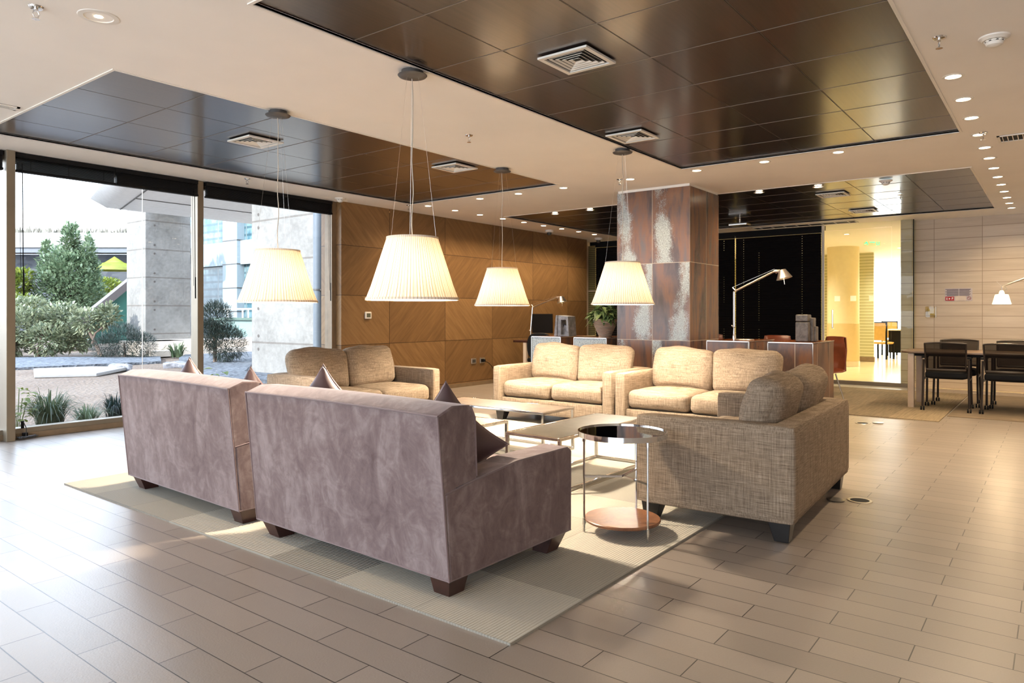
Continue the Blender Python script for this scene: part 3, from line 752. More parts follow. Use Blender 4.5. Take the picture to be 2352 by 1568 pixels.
# ------------------------------------------------------------------ pendants
def make_pendant(label, loc):
    t = thing('pendant_lamp', label, 'pendant lamp', loc, 0, 'pleated pendant lamps')
    zt, zb = -1.045, -1.435
    MB().lathe([(0.001, -0.001), (0.068, -0.001), (0.068, -0.03), (0.001, -0.031)], seg=40).lathe([(0.001, -0.03), (0.092, -0.03), (0.086, -0.037), (0.05, -0.047), (0.001, -0.05)], seg=40).build('canopy', 'grey_canopy', t)
    sh = MB().lathe([(0.158, zt), (0.19, zt - 0.1), (0.222, zt - 0.2), (0.254, zt - 0.3), (0.284, zb + 0.012)], seg=220, pleat=0.006)
    so = sh.build('shade', 'shade', t)
    MB().lathe([(0.158, zt + 0.004), (0.162, zt + 0.004), (0.163, zt - 0.008), (0.157, zt - 0.008), (0.158, zt + 0.004)], seg=60).build('upper_ring', 'shade', so)
    MB().lathe([(0.281, zb), (0.292, zb), (0.290, zb + 0.016), (0.281, zb + 0.016), (0.281, zb)], seg=60).build('lower_ring', 'shade', so)
    MB().lathe([(0.001, zt - 0.012), (0.156, zt - 0.012)], seg=48).build('top_diffuser', 'frost', t)
    pts = [(0.004 * math.sin(k * 1.3), 0.004 * math.cos(k * 0.9), -0.04 - k * (1.06 / 16)) for k in range(17)]
    MB().tube(pts, 0.0032, 6).build('power_cord', 'cable', t)
    for k in range(3):
        a = 2 * math.pi * k / 3 + 0.6
        MB().tube([(0.04 * math.cos(a), 0.04 * math.sin(a), -0.04), (0.158 * math.cos(a), 0.158 * math.sin(a), zt)], 0.0006, 4).build('suspension_wire', 'alu', t)
        MB().tube([(0.015 * math.cos(a), 0.015 * math.sin(a), zt - 0.06), (0.158 * math.cos(a), 0.158 * math.sin(a), zt)], 0.002, 4).build('spider_arm', 'alu', so)
    sk = MB().lathe([(0.018, zt - 0.03), (0.02, zt - 0.09), (0.001, zt - 0.091)], seg=16).build('socket', 'trim_white', t)
    MB().lathe([(0.001, -0.05), (0.02, -0.042), (0.032, -0.015), (0.03, 0.015), (0.014, 0.04), (0.013, 0.06)], (0, 0, zt - 0.15), 20).build('bulb', 'bulb', sk)
    l = bpy.data.lights.new('pendant_light', 'POINT'); l.energy = 135; l.color = (1, 0.86, 0.68); l.shadow_soft_size = 0.05
    o = bpy.data.objects.new('pendant_light', l); COL.objects.link(o); o.parent = t; o.location = (0, 0, zt - 0.24)
    l2 = bpy.data.lights.new('pendant_downlight', 'SPOT'); l2.energy = 64; l2.color = (1, 0.83, 0.62); l2.spot_size = 2.2; l2.spot_blend = 0.6; l2.shadow_soft_size = 0.06
    o = bpy.data.objects.new('pendant_downlight', l2); COL.objects.link(o); o.parent = t; o.location = (0, 0, zt - 0.26)
    return t
p0 = make_pendant('pleated pendant lamp hanging in front of the concrete wall outside', (3.14, 4.64, CEIL))
copy_tree(p0, (3.13, 3.2, CEIL), 0.3, 'largest-looking pleated pendant lamp, nearest the camera')
copy_tree(p0, (5.81, 4.61, CEIL), 0.9, 'pleated pendant lamp in front of the timber wall by the small desk lamp')
copy_tree(p0, (5.81, 3.19, CEIL), 1.5, 'pleated pendant lamp overlapping the tiled column')

# ------------------------------------------------------------------ ceiling fittings
def make_vent(label, loc, s=0.34):
    t = thing('ceiling_vent', label, 'air vent', loc, 0, 'square ceiling air vents')
    MB().box(-s / 2 + .02, s / 2 - .02, -s / 2 + .02, s / 2 - .02, 0.0, 0.008).build('backing', 'black', t)
    fr = MB(); h = s / 2; w_ = 0.028
    for (a, b_, c_, d_) in ((-h, h, -h, -h + w_), (-h, h, h - w_, h), (-h, -h + w_, -h + w_, h - w_), (h - w_, h, -h + w_, h - w_)): fr.box(a, b_, c_, d_, -0.012, 0.0)
    fr.build('frame', 'trim_white', t)
    lv = MB()
    for i, (ro, ri) in enumerate(((0.86, 0.70), (0.66, 0.50), (0.46, 0.30), (0.26, 0.02))):
        O, I = ro * (h - w_) , ri * (h - w_)
        vs = [(x * O, y * O, 0.012) for x, y in ((-1, -1), (1, -1), (1, 1), (-1, 1))] + [(x * I, y * I, -0.022) for x, y in ((-1, -1), (1, -1), (1, 1), (-1, 1))]
        # louvres flare outwards towards the room
        vs = [(x, y, -0.008) for x, y, z in vs[:4]] + [(x, y, 0.014) for x, y, z in vs[4:]]
        lv.add(vs, [(k, (k + 1) % 4, (k + 1) % 4 + 4, k + 4) for k in range(4)])
    lv.build('louvres', 'trim_white', t, solid=0.002)
    return t
v0 = make_vent('white square air vent, largest, in the big dark panel field', (3.6, 2.285, CEIL + 0.002))
for (x, y, l) in ((5.44, 2.89, 'white square air vent in the big dark panel field above the column pendant'), (3.57, 5.61, 'white square air vent in the grey panels near the windows'),
                  (5.47, 4.97, 'white square air vent in the window-side panels, farther one'), (9.66, 2.28, 'white air vent in dark panels beyond the column, nearer one'),
                  (11.45, 2.28, 'white air vent in dark panels near the glass door'), (9.9, 4.75, 'white air vent in dark panels left of the column top')):
    copy_tree(v0, (x, y, CEIL + 0.002), None, l)
def grille(x0, x1, y0, y1, label, along='x', n=10):
    t = thing('linear_grille', label, 'air vent', ((x0 + x1) / 2, (y0 + y1) / 2, CEIL), 0)
    a, b_ = (x1 - x0) / 2, (y1 - y0) / 2
    MB().box(-a, a, -b_, b_, -0.002, 0.0).build('backing', 'black', t)
    f = MB(); w_ = 0.02
    f.box(-a, a, -b_, -b_ + w_, -0.01, -0.002).box(-a, a, b_ - w_, b_, -0.01, -0.002).box(-a, -a + w_, -b_, b_, -0.01, -0.002).box(a - w_, a, -b_, b_, -0.01, -0.002)
    f.build('frame', 'trim_white', t)
    s = MB()
    for k in range(n):
        if along == 'x':
            y = -b_ + w_ + (k + 0.5) * (2 * b_ - 2 * w_) / n; s.box(-a + w_, a - w_, y - 0.003, y + 0.003, -0.009, -0.002)
        else:
            x = -a + w_ + (k + 0.5) * (2 * a - 2 * w_) / n; s.box(x - 0.003, x + 0.003, -b_ + w_, b_ - w_, -0.009, -0.002)
    s.build('slats', 'trim_white', t); return t
grille(7.33, 7.60, 0.06, 0.42, 'white slotted vent at the right edge of the ceiling', 'x', 9)
grille(12.50, 12.80, 2.62, 4.3, 'long slotted vent above the black blinds by the glass door', 'x', 8)
grille(1.55, 1.92, 6.05, 6.15, 'short white slot vent at the far left of the ceiling', 'x', 2)
def sprinkler(x, y, label):
    t = thing('sprinkler', label, 'sprinkler', (x, y, CEIL), 0, 'ceiling sprinklers')
    MB().lathe([(0.001, 0), (0.034, 0), (0.03, -0.007), (0.012, -0.009), (0.001, -0.009)], seg=20).build('escutcheon', 'chrome', t)
    b = MB().tube([(0, 0, -0.008), (0, 0, -0.022)], 0.009, 10)
    b.tube([(0.009, 0, -0.02), (0.015, 0, -0.035), (0.008, 0, -0.05), (0, 0, -0.056)], 0.0028, 6).tube([(-0.009, 0, -0.02), (-0.015, 0, -0.035), (-0.008, 0, -0.05), (0, 0, -0.056)], 0.0028, 6)
    b.build('frame', 'chrome', t)
    MB().lathe([(0.001, -0.058), (0.017, -0.060), (0.018, -0.062), (0.001, -0.062)], seg=16).build('deflector', 'chrome', t)
    return t
s0 = sprinkler(1.34, 4.01, 'sprinkler cut by the top edge above the brilliant downlight')
for (x, y, l) in ((4.52, 0.52, 'sprinkler beside the nearest smoke detector'), (4.55, 3.97, 'sprinkler in the white strip between the pendants'), (7.07, 3.92, 'sprinkler beside the downlight above the column'),
                  (4.49, 7.22, 'sprinkler in the white strip above the window blinds'), (6.97, 7.2, 'sprinkler just behind the nearest pendant cord'), (7.12, 0.50, 'sprinkler touching the fourth downlight of the long row'),
                  (10.2, 1.6, 'sprinkler in the shiny dark panels near the glass door')):
    copy_tree(s0, (x, y, CEIL), None, l)
def smoke(x, y, label, r=0.075):
    t = thing('smoke_detector', label, 'smoke detector', (x, y, CEIL), 0, 'smoke detectors')
    k = r / 0.075
    MB().lathe([(0.001, 0), (0.075 * k, 0), (0.074 * k, -0.008), (0.062 * k, -0.014), (0.056 * k, -0.02), (0.001, -0.02)], seg=36).build('base', 'trim_white', t)
    MB().lathe([(0.047 * k, -0.018), (0.043 * k, -0.032)], seg=36).build('sensor_band', 'black', t)
    MB().lathe([(0.046 * k, -0.019), (0.05 * k, -0.022), (0.046 * k, -0.03)], seg=8).lathe([(0.044 * k, -0.03), (0.038 * k, -0.045), (0.02 * k, -0.054), (0.001, -0.055)], seg=24).build('cap', 'trim_white', t)
    return t
smoke(4.70, 0.28, 'large white smoke detector at the upper right')
smoke(6.0, 7.48, 'small white smoke detector above the corner of the timber wall', 0.07)
smoke(9.0, 1.56, 'flat round detector in the dark panels beyond the column', 0.07)
def camera_dome(x, y, label):
    t = thing('security_camera', label, 'security camera', (x, y, CEIL), 0, 'ceiling security cameras')
    MB().lathe([(0.001, 0), (0.075, 0), (0.075, -0.03), (0.06, -0.045), (0.001, -0.045)], seg=28).build('housing', 'trim_white', t)
    MB().lathe([(0.042, -0.045), (0.045, -0.06), (0.034, -0.085), (0.015, -0.097), (0.001, -0.1)], seg=24).build('dome', 'grey_canopy', t)
    return t
camera_dome(10.6, 7.32, 'white dome camera among the downlights by the timber wall')
camera_dome(12.3, 7.3, 'white dome camera at the far end of the timber wall')
t = thing('ceiling_projector_box', 'small grey device under the dark panels right of the column', 'ceiling device', (11.32, 4.08, CEIL))
MB().tube([(0, 0, 0.012), (0, 0, -0.06)], 0.014, 10).build('stem', 'alu', t)
MB().box(-0.11, 0.11, -0.15, 0.15, -0.10, -0.06).build('housing', 'alu', t, bevel=0.01)

# ------------------------------------------------------------------ wall fittings
t = thing('thermostat', 'small white square thermostat on the timber wall', 'thermostat', (6.63, 7.668, 1.165))
MB().box(-0.058, 0.058, -0.022, 0, -0.05, 0.05).build('case', 'trim_white', t, bevel=0.012, seg=3)
MB().box(-0.034, 0.034, -0.0235, -0.021, -0.028, 0.028).build('display', plain('grey_display', (96, 96, 80), 0.3), t)
for x, l, c in ((8.9, 'grey double outlet plate on the timber wall, without a plug', 0), (9.12, 'grey outlet plate with a black plug in it', 1)):
    t = thing('wall_outlet', l, 'outlet', (x, 7.668, 0.405), 0, 'outlets on the timber wall')
    pt = MB().box(-0.06, 0.06, -0.012, 0, -0.045, 0.045).build('plate', 'alu', t, bevel=0.004)
    MB().box(-0.04, 0.04, -0.0135, -0.011, -0.025, 0.025).build('socket_face', 'grey_canopy' if not c else 'black', pt)
    if c:
        t2 = thing('power_plug', 'black plug with cable dropping behind the sofa', 'plug', (x, 7.65, 0.405))
        MB().box(0.0, 0.035, -0.035, 0.004, -0.018, 0.018).build('plug_body', 'black', t2, bevel=0.006)
        pts = [(0.03 + 0.35 * u, -0.03 - 0.03 * math.sin(u * 3), -0.02 - 0.385 * u ** 1.6) for u in [i / 12 for i in range(13)]]
        MB().tube(pts, 0.005, 6).build('cable', 'black', t2)
# notice on the end wall
t = thing('evacuation_notice', 'white notice with grey text, red icons and a red circle on the tiled wall', 'sign', (13.199, 1.255, 1.49))
MB().box(-0.004, 0, -0.185, 0.185, -0.10, 0.10).build('sheet', plain('notice_paper', (196, 186, 186), 0.5), t)
tx = MB()
for j in range(9):
    z = 0.088 - j * 0.0125
    tx.box(-0.006, -0.004, 0.0, 0.178 - (0.02 if j % 3 else 0.0), z - 0.008 - (0.002 if j == 0 else 0), z)
    tx.box(-0.006, -0.004, -0.165 + (0.01 * (j % 3)), -0.01, z - 0.008 - (0.002 if j == 0 else 0), z)
tx.build('text_lines', plain('notice_text', (118, 108, 118), 0.6), t)
rp_ = MB().box(-0.006, -0.004, 0.058, 0.178, -0.095, -0.03).build('red_panel', plain('notice_red', (176, 26, 26), 0.5), t)
ic = MB(); ic.box(-0.0075, -0.006, 0.15, 0.162, -0.083, -0.045).prism([(0.13, -0.08), (0.13, -0.048), (0.108, -0.064)], -0.0075, -0.006, 'x').box(-0.0075, -0.006, 0.072, 0.09, -0.062, -0.045).box(-0.0075, -0.006, 0.084, 0.09, -0.08, -0.062)
ic.build('icons', 'sticker', rp_)
MB().box(-0.006, -0.004, -0.10, 0.045, -0.097, -0.02).build('blank_panel', plain('notice_cream', (214, 198, 184), 0.5), t)
rg = MB(); rg.tube([(-0.006, -0.142 + 0.024 * math.cos(a), -0.058 + 0.024 * math.sin(a)) for a in [2 * math.pi * i / 20 for i in range(20)]], 0.003, 5, closed=True).bar((-0.006, -0.158, -0.074), (-0.006, -0.126, -0.042), 0.004, 0.004)
rg.build('red_circle', plain('notice_darkred', (150, 40, 56), 0.5), t)
t = thing('wall_keypad', 'square brass-toned switch box on the tiled wall by the glass', 'switch', (13.199, 1.63, 1.215))
MB().box(-0.02, 0, -0.08, 0.08, -0.09, 0.09).build('plate', glassmat('clear_cover', (0.93, 0.9, 0.78, 1), 1.0), t, bevel=0.004)
MB().box(-0.014, -0.0, -0.05, 0.05, -0.055, 0.055).build('switch_body', plain('cream_switch', (190, 172, 110), 0.5), t, bevel=0.006)

# ================================================================== FURNITURE
# ---- rugs
rug = MB().box(2.0, 6.416, 1.55, 5.475, 0.0, 0.009).build('area_rug', 'rug')
tag(rug, 'grey and beige patchwork rug of carpet tiles under the seating', 'rug')
r2 = MB().box(9.0, 12.35, 1.04, 3.6, 0.0, 0.008).build('entrance_rug', 'carpet2')
tag(r2, 'flat brown rug in front of the glass door', 'rug')
r3 = MB().box(9.55, 12.4, -1.6, 1.02, 0.0, 0.007).build('meeting_rug', plain('brown_rug', (122, 106, 86), 0.95, var=0.15, scale=6))
tag(r3, 'flat darker brown rug under the meeting table', 'rug')

# ---- mauve velvet sofas (local: front faces -y, back at +y)
def velvet_sofa(label, loc, rz):
    t = thing('velvet_sofa', label, 'sofa', loc, rz, 'mauve velvet sofas')
    W, D = 1.42, 0.87; hw, hd = W / 2, D / 2; zb = 0.085
    # backrest: thin rear panel plus thick upper block, in side profile
    prof = [(hd, zb), (hd + 0.035, 0.45), (hd + 0.065, 0.768), (hd - 0.02, 0.800), (hd - 0.125, 0.795), (hd - 0.155, 0.745), (hd - 0.168, 0.475), (hd - 0.04, 0.46), (hd - 0.05, zb)]
    mb = MB(); nx = 24; n = len(prof); vs = []
    for i in range(nx + 1):
        x = -hw + W * i / nx; u = 2 * i / nx - 1
        for j, (y, z) in enumerate(prof):
            zz = z + (0.006 * (1 - u * u) if z > 0.74 else 0) ; yy = y + (0.012 * (1 - u * u) * math.sin(math.pi * (z - zb) / 0.7) if j < 3 else 0)
            vs.append((x, yy, zz))
    fs = [(i * n + j, (i + 1) * n + j, (i + 1) * n + (j + 1) % n, i * n + (j + 1) % n) for i in range(nx) for j in range(n)]
    fs += [tuple(range(n)), tuple(nx * n + j for j in range(n))[::-1]]
    mb.add(vs, fs, True); back_o = mb.build('backrest', 'velvet', t, bevel=0.007, seg=2); arm_o = {}
    for s in (-1, 1):
        pr = [(-hd, zb + 0.01), (-hd, 0.50), (-hd + 0.03, 0.515), (0, 0.512), (hd - 0.16, 0.478), (hd + 0.022, 0.446), (hd - 0.006, zb + 0.002)]
        a = MB().prism(pr, s * (hw + 0.003), s * (hw - 0.15)); arm_o[s] = a.build('arm', 'velvet', t, bevel=0.007, seg=2)
    MB().box(-hw + 0.145, hw - 0.145, -hd + 0.02, hd - 0.1, zb, 0.28).build('seat_base', 'velvet', t, bevel=0.01)
    for s in (-1, 1):
        soft_box((W - 0.3) / 2 - 0.004, 0.66, 0.15, 0.04, 10, (0.0, 0.0, 0.015), mat4=TR(s * (W - 0.3) / 4, -0.1, 0.35)).build('seat_cushion', 'velvet', t)
    # piping along the seams
    def pipe(par, pts):
        MB().tube(pts, 0.0045, 6).build('piping', 'piping', par)
    e_ = -0.001
    rear = [(hd + e_, zb), (hd + 0.035 + e_, 0.45), (hd + 0.066, 0.765)]
    for s in (-1, 1):
        pipe(back_o, [(s * (hw - 0.002), y, z) for y, z in rear])
        pipe(arm_o[s], [(s * (hw + e_), -hd + 0.004, zb + 0.01), (s * (hw + e_), -hd + 0.002, 0.49), (s * (hw + e_), -hd + 0.03, 0.512), (s * (hw + e_), 0, 0.508), (s * (hw + 0.002), hd - 0.16, 0.476), (s * hw, hd + 0.024, 0.446)])
        pipe(back_o, [(s * (hw + e_), hd - 0.166, 0.49), (s * (hw + e_), hd - 0.154, 0.74), (s * (hw + e_), hd - 0.128, 0.788)])
    pipe(back_o, [(x * hw / 8, hd + 0.067, 0.766 + 0.006 * (1 - (x / 8) ** 2)) for x in range(-8, 9)])
    pipe(back_o, [(-hw, hd + e_, zb + 0.004), (hw, hd + e_, zb + 0.004)])
    for s in (-1, 1): pipe(arm_o[s], [(s * (hw + e_), hd, zb + 0.004), (s * (hw + e_), -hd, zb + 0.012)])
    for sx in (-1, 1):
        for sy in (-1, 1):
            cx, cy = sx * (hw - 0.075), sy * (hd - 0.075)
            m = MB(); a, b_ = 0.06, 0.045
            top = [(cx - a, cy - a), (cx + a, cy - a), (cx + a, cy + a), (cx - a, cy + a)]
            ox, oy = -sx * 0.018, -sy * 0.018
            bot = [(cx + ox - b_ , cy + oy - b_), (cx + ox + b_, cy + oy - b_), (cx + ox + b_, cy + oy + b_), (cx + ox - b_, cy + oy + b_)]
            m.add([(x, y, zb + 0.004) for x, y in top] + [(x, y, 0.0) for x, y in bot], [(0, 1, 2, 3), (7, 6, 5, 4)] + [(i, (i + 1) % 4, (i + 1) % 4 + 4, i + 4) for i in range(4)])
            m.build('leg', 'darkwood', t, bevel=0.003)
    return t
RZV = R(-90) + R(180)  # front towards +x
vs1 = velvet_sofa('mauve velvet sofa nearest the camera, seen from behind', (2.573, 2.655, 0.009), R(88.6))
vs2 = copy_tree(vs1, (2.630, 4.267, 0.009), R(88.2), 'mauve velvet sofa nearer the window, seen from behind')

def pillow(loc, rot, label, s=0.42):
    mb = soft_box(s, 0.13, s, 0.02, 16, (0, 0.0, 0), 0.006, random.random() * 9, None)
    # lens-shaped profile with pointed corners
    vs = []
    for v in mb.v:
        u, w_ = v[0] / (s / 2), v[2] / (s / 2); f = max(0.0, (1 - u * u)) ** 0.45 * max(0.0, (1 - w_ * w_)) ** 0.45
        pin = 0.035 * (1 - abs(w_) ** 2) * abs(u) ** 3; pin2 = 0.035 * (1 - abs(u) ** 2) * abs(w_) ** 3
        vs.append((v[0] - math.copysign(pin, u), v[1] * (0.06 + 1.5 * f), v[2] - math.copysign(pin2, w_)))
    mb.v = vs
    o = thing('throw_pillow', label, 'cushion', loc, 0, 'plum throw pillows')
    o.rotation_euler = (Euler((0, 0, rot[0])).to_matrix() @ Euler((rot[1], 0, 0)).to_matrix() @ Euler((0, R(45), 0)).to_matrix()).to_euler()
    cov = mb.build('cover', 'pillow', o)
    e_ = s / 2 * 0.995; pts = []
    for a, b_ in (((-1, -1), (1, -1)), ((1, -1), (1, 1)), ((1, 1), (-1, 1)), ((-1, 1), (-1, -1))):
        for k in range(8):
            u = a[0] + (b_[0] - a[0]) * k / 8; w_ = a[1] + (b_[1] - a[1]) * k / 8
            pin = 0.035 * (1 - w_ * w_) * abs(u) ** 3; pin2 = 0.035 * (1 - u * u) * abs(w_) ** 3
            pts.append(((u * e_ - math.copysign(pin, u)), 0, (w_ * e_ - math.copysign(pin2, w_))))
    MB().tube(pts, 0.004, 6, closed=True).build('piping', 'piping', cov)
    return o
# corner-up pillows leaning on arms and backs
pillow((2.45, 2.28, 0.575), (R(-54), R(3)), 'plum pillow, largest-looking, against the near arm of the front sofa')
pillow((2.49, 3.24, 0.61), (R(-60), R(3)), 'plum pillow in the middle of view, at the far end of the front sofa')
pillow((2.52, 4.00, 0.56), (R(-60), R(3)), 'plum pillow peeking out between the two velvet sofas')
pillow((2.54, 4.78, 0.59), (R(-60), R(3)), 'plum pillow nearest the window on the rear velvet sofa')

# ---- beige linen sofas
def linen_sofa(label, loc, rz):
    t = thing('linen_sofa', label, 'sofa', loc, rz, 'beige linen sofas')
    W, D = 1.52, 0.88; hw, hd = W / 2, D / 2; zb, za = 0.10, 0.605; at = 0.115
    for s in (-1, 1):
        soft_box(at, D, za - zb, 0.024, 12, (0.003, 0.002, 0.002), mat4=TR(s * (hw - at / 2), 0, (za + zb) / 2)).build('arm', 'linen', t)
    soft_box(W - 0.004, 0.13, za - zb, 0.024, 14, (0, 0.003, 0.002), mat4=TR(0, hd - 0.067, (za + zb) / 2 - 0.001)).build('backrest', 'linen', t)
    soft_box(W - 2 * at, D - 0.1, 0.165, 0.015, 8, mat4=TR(0, -0.035, 0.185)).build('seat_base', 'linen', t)
    cw = (W - 2 * at) / 2
    for s in (-1, 1):
        soft_box(cw - 0.004, 0.64, 0.175, 0.055, 16, (0.0, 0.02, 0.018), 0.006, s * 3, TR(s * cw / 2, -0.095, 0.352)).build('seat_cushion', 'linen', t)
        soft_box(cw - 0.01, 0.18, 0.42, 0.07, 16, (0.012, 0.035, 0.012), 0.022, s * 5 + 2, TR(s * cw / 2, hd - 0.235, 0.625, R(-13), R(-1.5 * s), R(2 * s))).build('back_cushion', 'linen', t)
    for sx in (-1, 1):
        for sy in (-1, 1):
            cx, cy = sx * (hw - 0.085), sy * (hd - 0.085); a, b_ = 0.058, 0.036; m = MB()
            m.add([(cx - a, cy - a, zb + 0.006), (cx + a, cy - a, zb + 0.006), (cx + a, cy + a, zb + 0.006), (cx - a, cy + a, zb + 0.006),
                   (cx + sx * 0.01 - b_, cy + sy * 0.01 - b_, 0), (cx + sx * 0.01 + b_, cy + sy * 0.01 - b_, 0), (cx + sx * 0.01 + b_, cy + sy * 0.01 + b_, 0), (cx + sx * 0.01 - b_, cy + sy * 0.01 + b_, 0)],
                  [(0, 1, 2, 3), (7, 6, 5, 4)] + [(i, (i + 1) % 4, (i + 1) % 4 + 4, i + 4) for i in range(4)])
            m.build('leg', 'legblack', t, bevel=0.003)
    return t
# right-hand sofa: back at low y, faces +y, turned a little
ls = linen_sofa('beige linen sofa in the right foreground, seen from its side and back', (0, 0, 0), 0)
a = R(2.7); cx = 3.72 + 0.76 * math.cos(a) - 0.44 * math.sin(a); cy = 1.06 + 0.76 * math.sin(a) + 0.44 * math.cos(a)
ls.location = (cx, cy, 0.003); ls.rotation_euler = (0, 0, R(180) + a)
copy_tree(ls, (6.15 + 0.44, 5.02 - 0.76, 0.003), R(-90), 'beige linen sofa in front of the pale tile plinths and plant')
copy_tree(ls, (6.10 + 0.44, 3.44 - 0.76, 0.003), R(-90), 'beige linen sofa in front of the column, with the bulging end cushion')
copy_tree(ls, (5.50 - 0.76, 5.20 + 0.44, 0.003), R(0), 'beige linen sofa by the window with its back to the timber wall')

# ---- coffee tables
def m_top(name, a_, b_):
    b = NB(name); g = b.pos(); n = b.noise(b.mapping(g, (3, 3, 3)), 2.0, 6, 0.7, 0.6)
    b.base(b.ramp(n, [(0.35, a_), (0.65, b_)])); b.rough(0.38); b.b.inputs['Specular IOR Level'].default_value = 0.6; return b.m
M['top_slate'] = m_top('slate_top', (50, 45, 38), (76, 69, 58))
M['top_brown'] = m_top('mottled_brown_top', (78, 60, 46), (114, 94, 74))
M['top_tan'] = m_top('tan_leather_top', (160, 128, 96), (188, 156, 120))
def coffee_table(x0, x1, y0, y1, mat, label, h=0.375):
    t = thing('coffee_table', label, 'coffee table', ((x0 + x1) / 2, (y0 + y1) / 2, 0.009), 0, 'chrome framed coffee tables')
    a, b_ = (x1 - x0) / 2, (y1 - y0) / 2; s = 0.02; h -= 0.009
    MB().box(-a + s, a - s, -b_ + s, b_ - s, h - 0.02, h - 0.001).build('tabletop', mat, t)
    f = MB()
    for z in (h - s, 0.0):
        f.box(-a, a, -b_, -b_ + s, z, z + s).box(-a, a, b_ - s, b_, z, z + s).box(-a, -a + s, -b_ + s, b_ - s, z, z + s).box(a - s, a, -b_ + s, b_ - s, z, z + s)
    f.build('frame', 'chrome', t, bevel=0.0015)
    for sx in (-1, 1):
        for sy in (-1, 1):
            cx, cy = sx * (a - s / 2), sy * (b_ - s / 2)
            MB().box(cx - s / 2, cx + s / 2, cy - s / 2, cy + s / 2, s, h - s).build('leg', 'chrome', t)
    return t
coffee_table(3.83, 5.03, 2.56, 3.01, 'top_slate', 'grey slate coffee table beside the round side table')
coffee_table(4.75, 5.22, 3.34, 4.62, 'top_brown', 'mottled brown coffee table in front of the plinth-side sofa')
coffee_table(3.78, 4.26, 3.32, 4.55, 'top_tan', 'tan topped coffee table half hidden by the front velvet sofa')

# ---- round side table
def side_table():
    t = thing('side_table', 'round mirrored side table with a brown lower shelf', 'side table', (3.395, 1.865, 0.009))
    h = 0.547
    M['mirror_top'] = plain('smoked_mirror', (150, 150, 146), 0.03, metal=1.0, var=0.0)
    MB().lathe([(0.001, h - 0.006), (0.232, h - 0.006), (0.232, h - 0.010), (0.001, h - 0.010)], seg=72).build('tabletop', 'mirror_top', t)
    MB().lathe([(0.232, h - 0.028), (0.24, h - 0.028), (0.24, h), (0.232, h), (0.232, h - 0.028)], seg=72).build('rim', 'chrome', t)
    M['shelf_brown'] = m_top('copper_brown_shelf', (96, 56, 36), (142, 94, 62))
    MB().lathe([(0.001, 0.064), (0.20, 0.064), (0.204, 0.07), (0.204, 0.076), (0.20, 0.08), (0.001, 0.08)], seg=64).build('shelf', 'shelf_brown', t)
    A = [math.atan2(0.165, -0.125), math.atan2(-0.185, -0.045), math.atan2(0.0, 0.2)]
    A = [A[0], A[0] + 2 * math.pi / 3, A[0] + 4 * math.pi / 3]
    for k, a_ in enumerate(A):
        x, y = 0.207 * math.cos(a_), 0.207 * math.sin(a_)
        MB().tube([(x, y, 0.0), (x, y, h - 0.015)], 0.006, 8).tube([(x, y, h - 0.06), (x, y, h - 0.028)], 0.009, 8).tube([(x, y, 0.04), (x, y, 0.07)], 0.0085, 8).build('leg', 'chrome', t)
        MB().bar((0, 0, 0.30), (x, y, 0.30), 0.01, 0.01).build('stretcher', 'chrome', t)
        MB().bar((0, 0, 0.055), (x, y, 0.055), 0.01, 0.012).build('shelf_support', 'chrome', t)
    return t
side_table()

# ---- tile clad plinths
def plinth(y0, y1, mat, label):
    t = thing('display_plinth', label, 'plinth', (8.22, (y0 + y1) / 2, 0), 0, 'tile clad plinths')
    hy = (y1 - y0) / 2
    MB().box(-0.435, 0.435, -hy + 0.005, hy - 0.005, 0, 0.868).build('cladding', mat, t)
    MB().box(-0.438, 0.438, -hy + 0.004, hy - 0.004, 0.868, 0.88).build('plinth_top', 'darkwood_top', t)
    e_ = MB(); w_ = 0.006
    for sy in (-1, 1):
        e_.box(-0.442, -0.434, sy * hy - w_ * (sy > 0), sy * hy + w_ * (sy < 0), 0, 0.882)
    e_.box(-0.442, -0.434, -hy, hy, 0.872, 0.882).box(-0.442, 0.44, -hy - 0.001, -hy + w_, 0.874, 0.882)
    e_.build('edge_trim', 'alu', t)
    return t
b = NB('brown_polished_top'); n = b.noise(b.mapping(b.pos(), (2, 14, 1)), 1.5, 4, 0.6)
b.base(b.ramp(n, [(0.3, (84, 46, 26)), (0.7, (128, 74, 40))])); b.rough(0.2); M['darkwood_top'] = b.m
plinth(2.70, 3.19, 'rust_box', 'brown tiled plinth touching the column, carrying the tall desk lamp')
plinth(2.03, 2.50, 'rust_box', 'brown tiled plinth carrying the stepped stone sculpture')
plinth(5.19, 5.67, 'rust_box_pale', 'pale streaked tile plinth carrying the tapered sculpture')
plinth(4.50, 4.99, 'rust_box_pale', 'pale streaked tile plinth carrying the potted plant')
# sideboards linking behind the plinths
# ---- sculptures
def m_stone(name, a_, c_):
    b = NB(name); n = b.noise(b.pos(), 14, 6, 0.7, 0.5); b.base(b.ramp(n, [(0.35, a_), (0.68, c_)])); b.rough(0.45)
    b.bump(n, 0.4, 0.01); return b.m
M['stone'] = m_stone('dark_clay', (58, 52, 48), (104, 96, 90)); M['stone2'] = m_stone('slate_clay', (84, 84, 88), (134, 134, 140))
t = thing('stepped_sculpture', 'dark grey stepped block sculpture on the plinth near the glass door', 'sculpture', (8.12, 2.19, 0.882))
MB().box(-0.08, 0.06, -0.045, 0.095, 0, 0.215).build('main_block', 'stone', t, bevel=0.012)
MB().box(-0.082, 0.058, -0.04, 0.092, 0.22, 0.295).build('top_block', 'stone', t, bevel=0.01)
MB().box(0.03, 0.13, -0.095, -0.01, 0, 0.165).build('low_block', 'stone', t, bevel=0.01)
MB().box(0.0, 0.11, -0.075, -0.025, 0, 0.26).build('rear_block', 'stone', t, bevel=0.01)
t = thing('tapered_sculpture', 'tapered grey sculpture with an angular opening, beside the monitor', 'sculpture', (8.1, 5.36, 0.882))
m = MB()
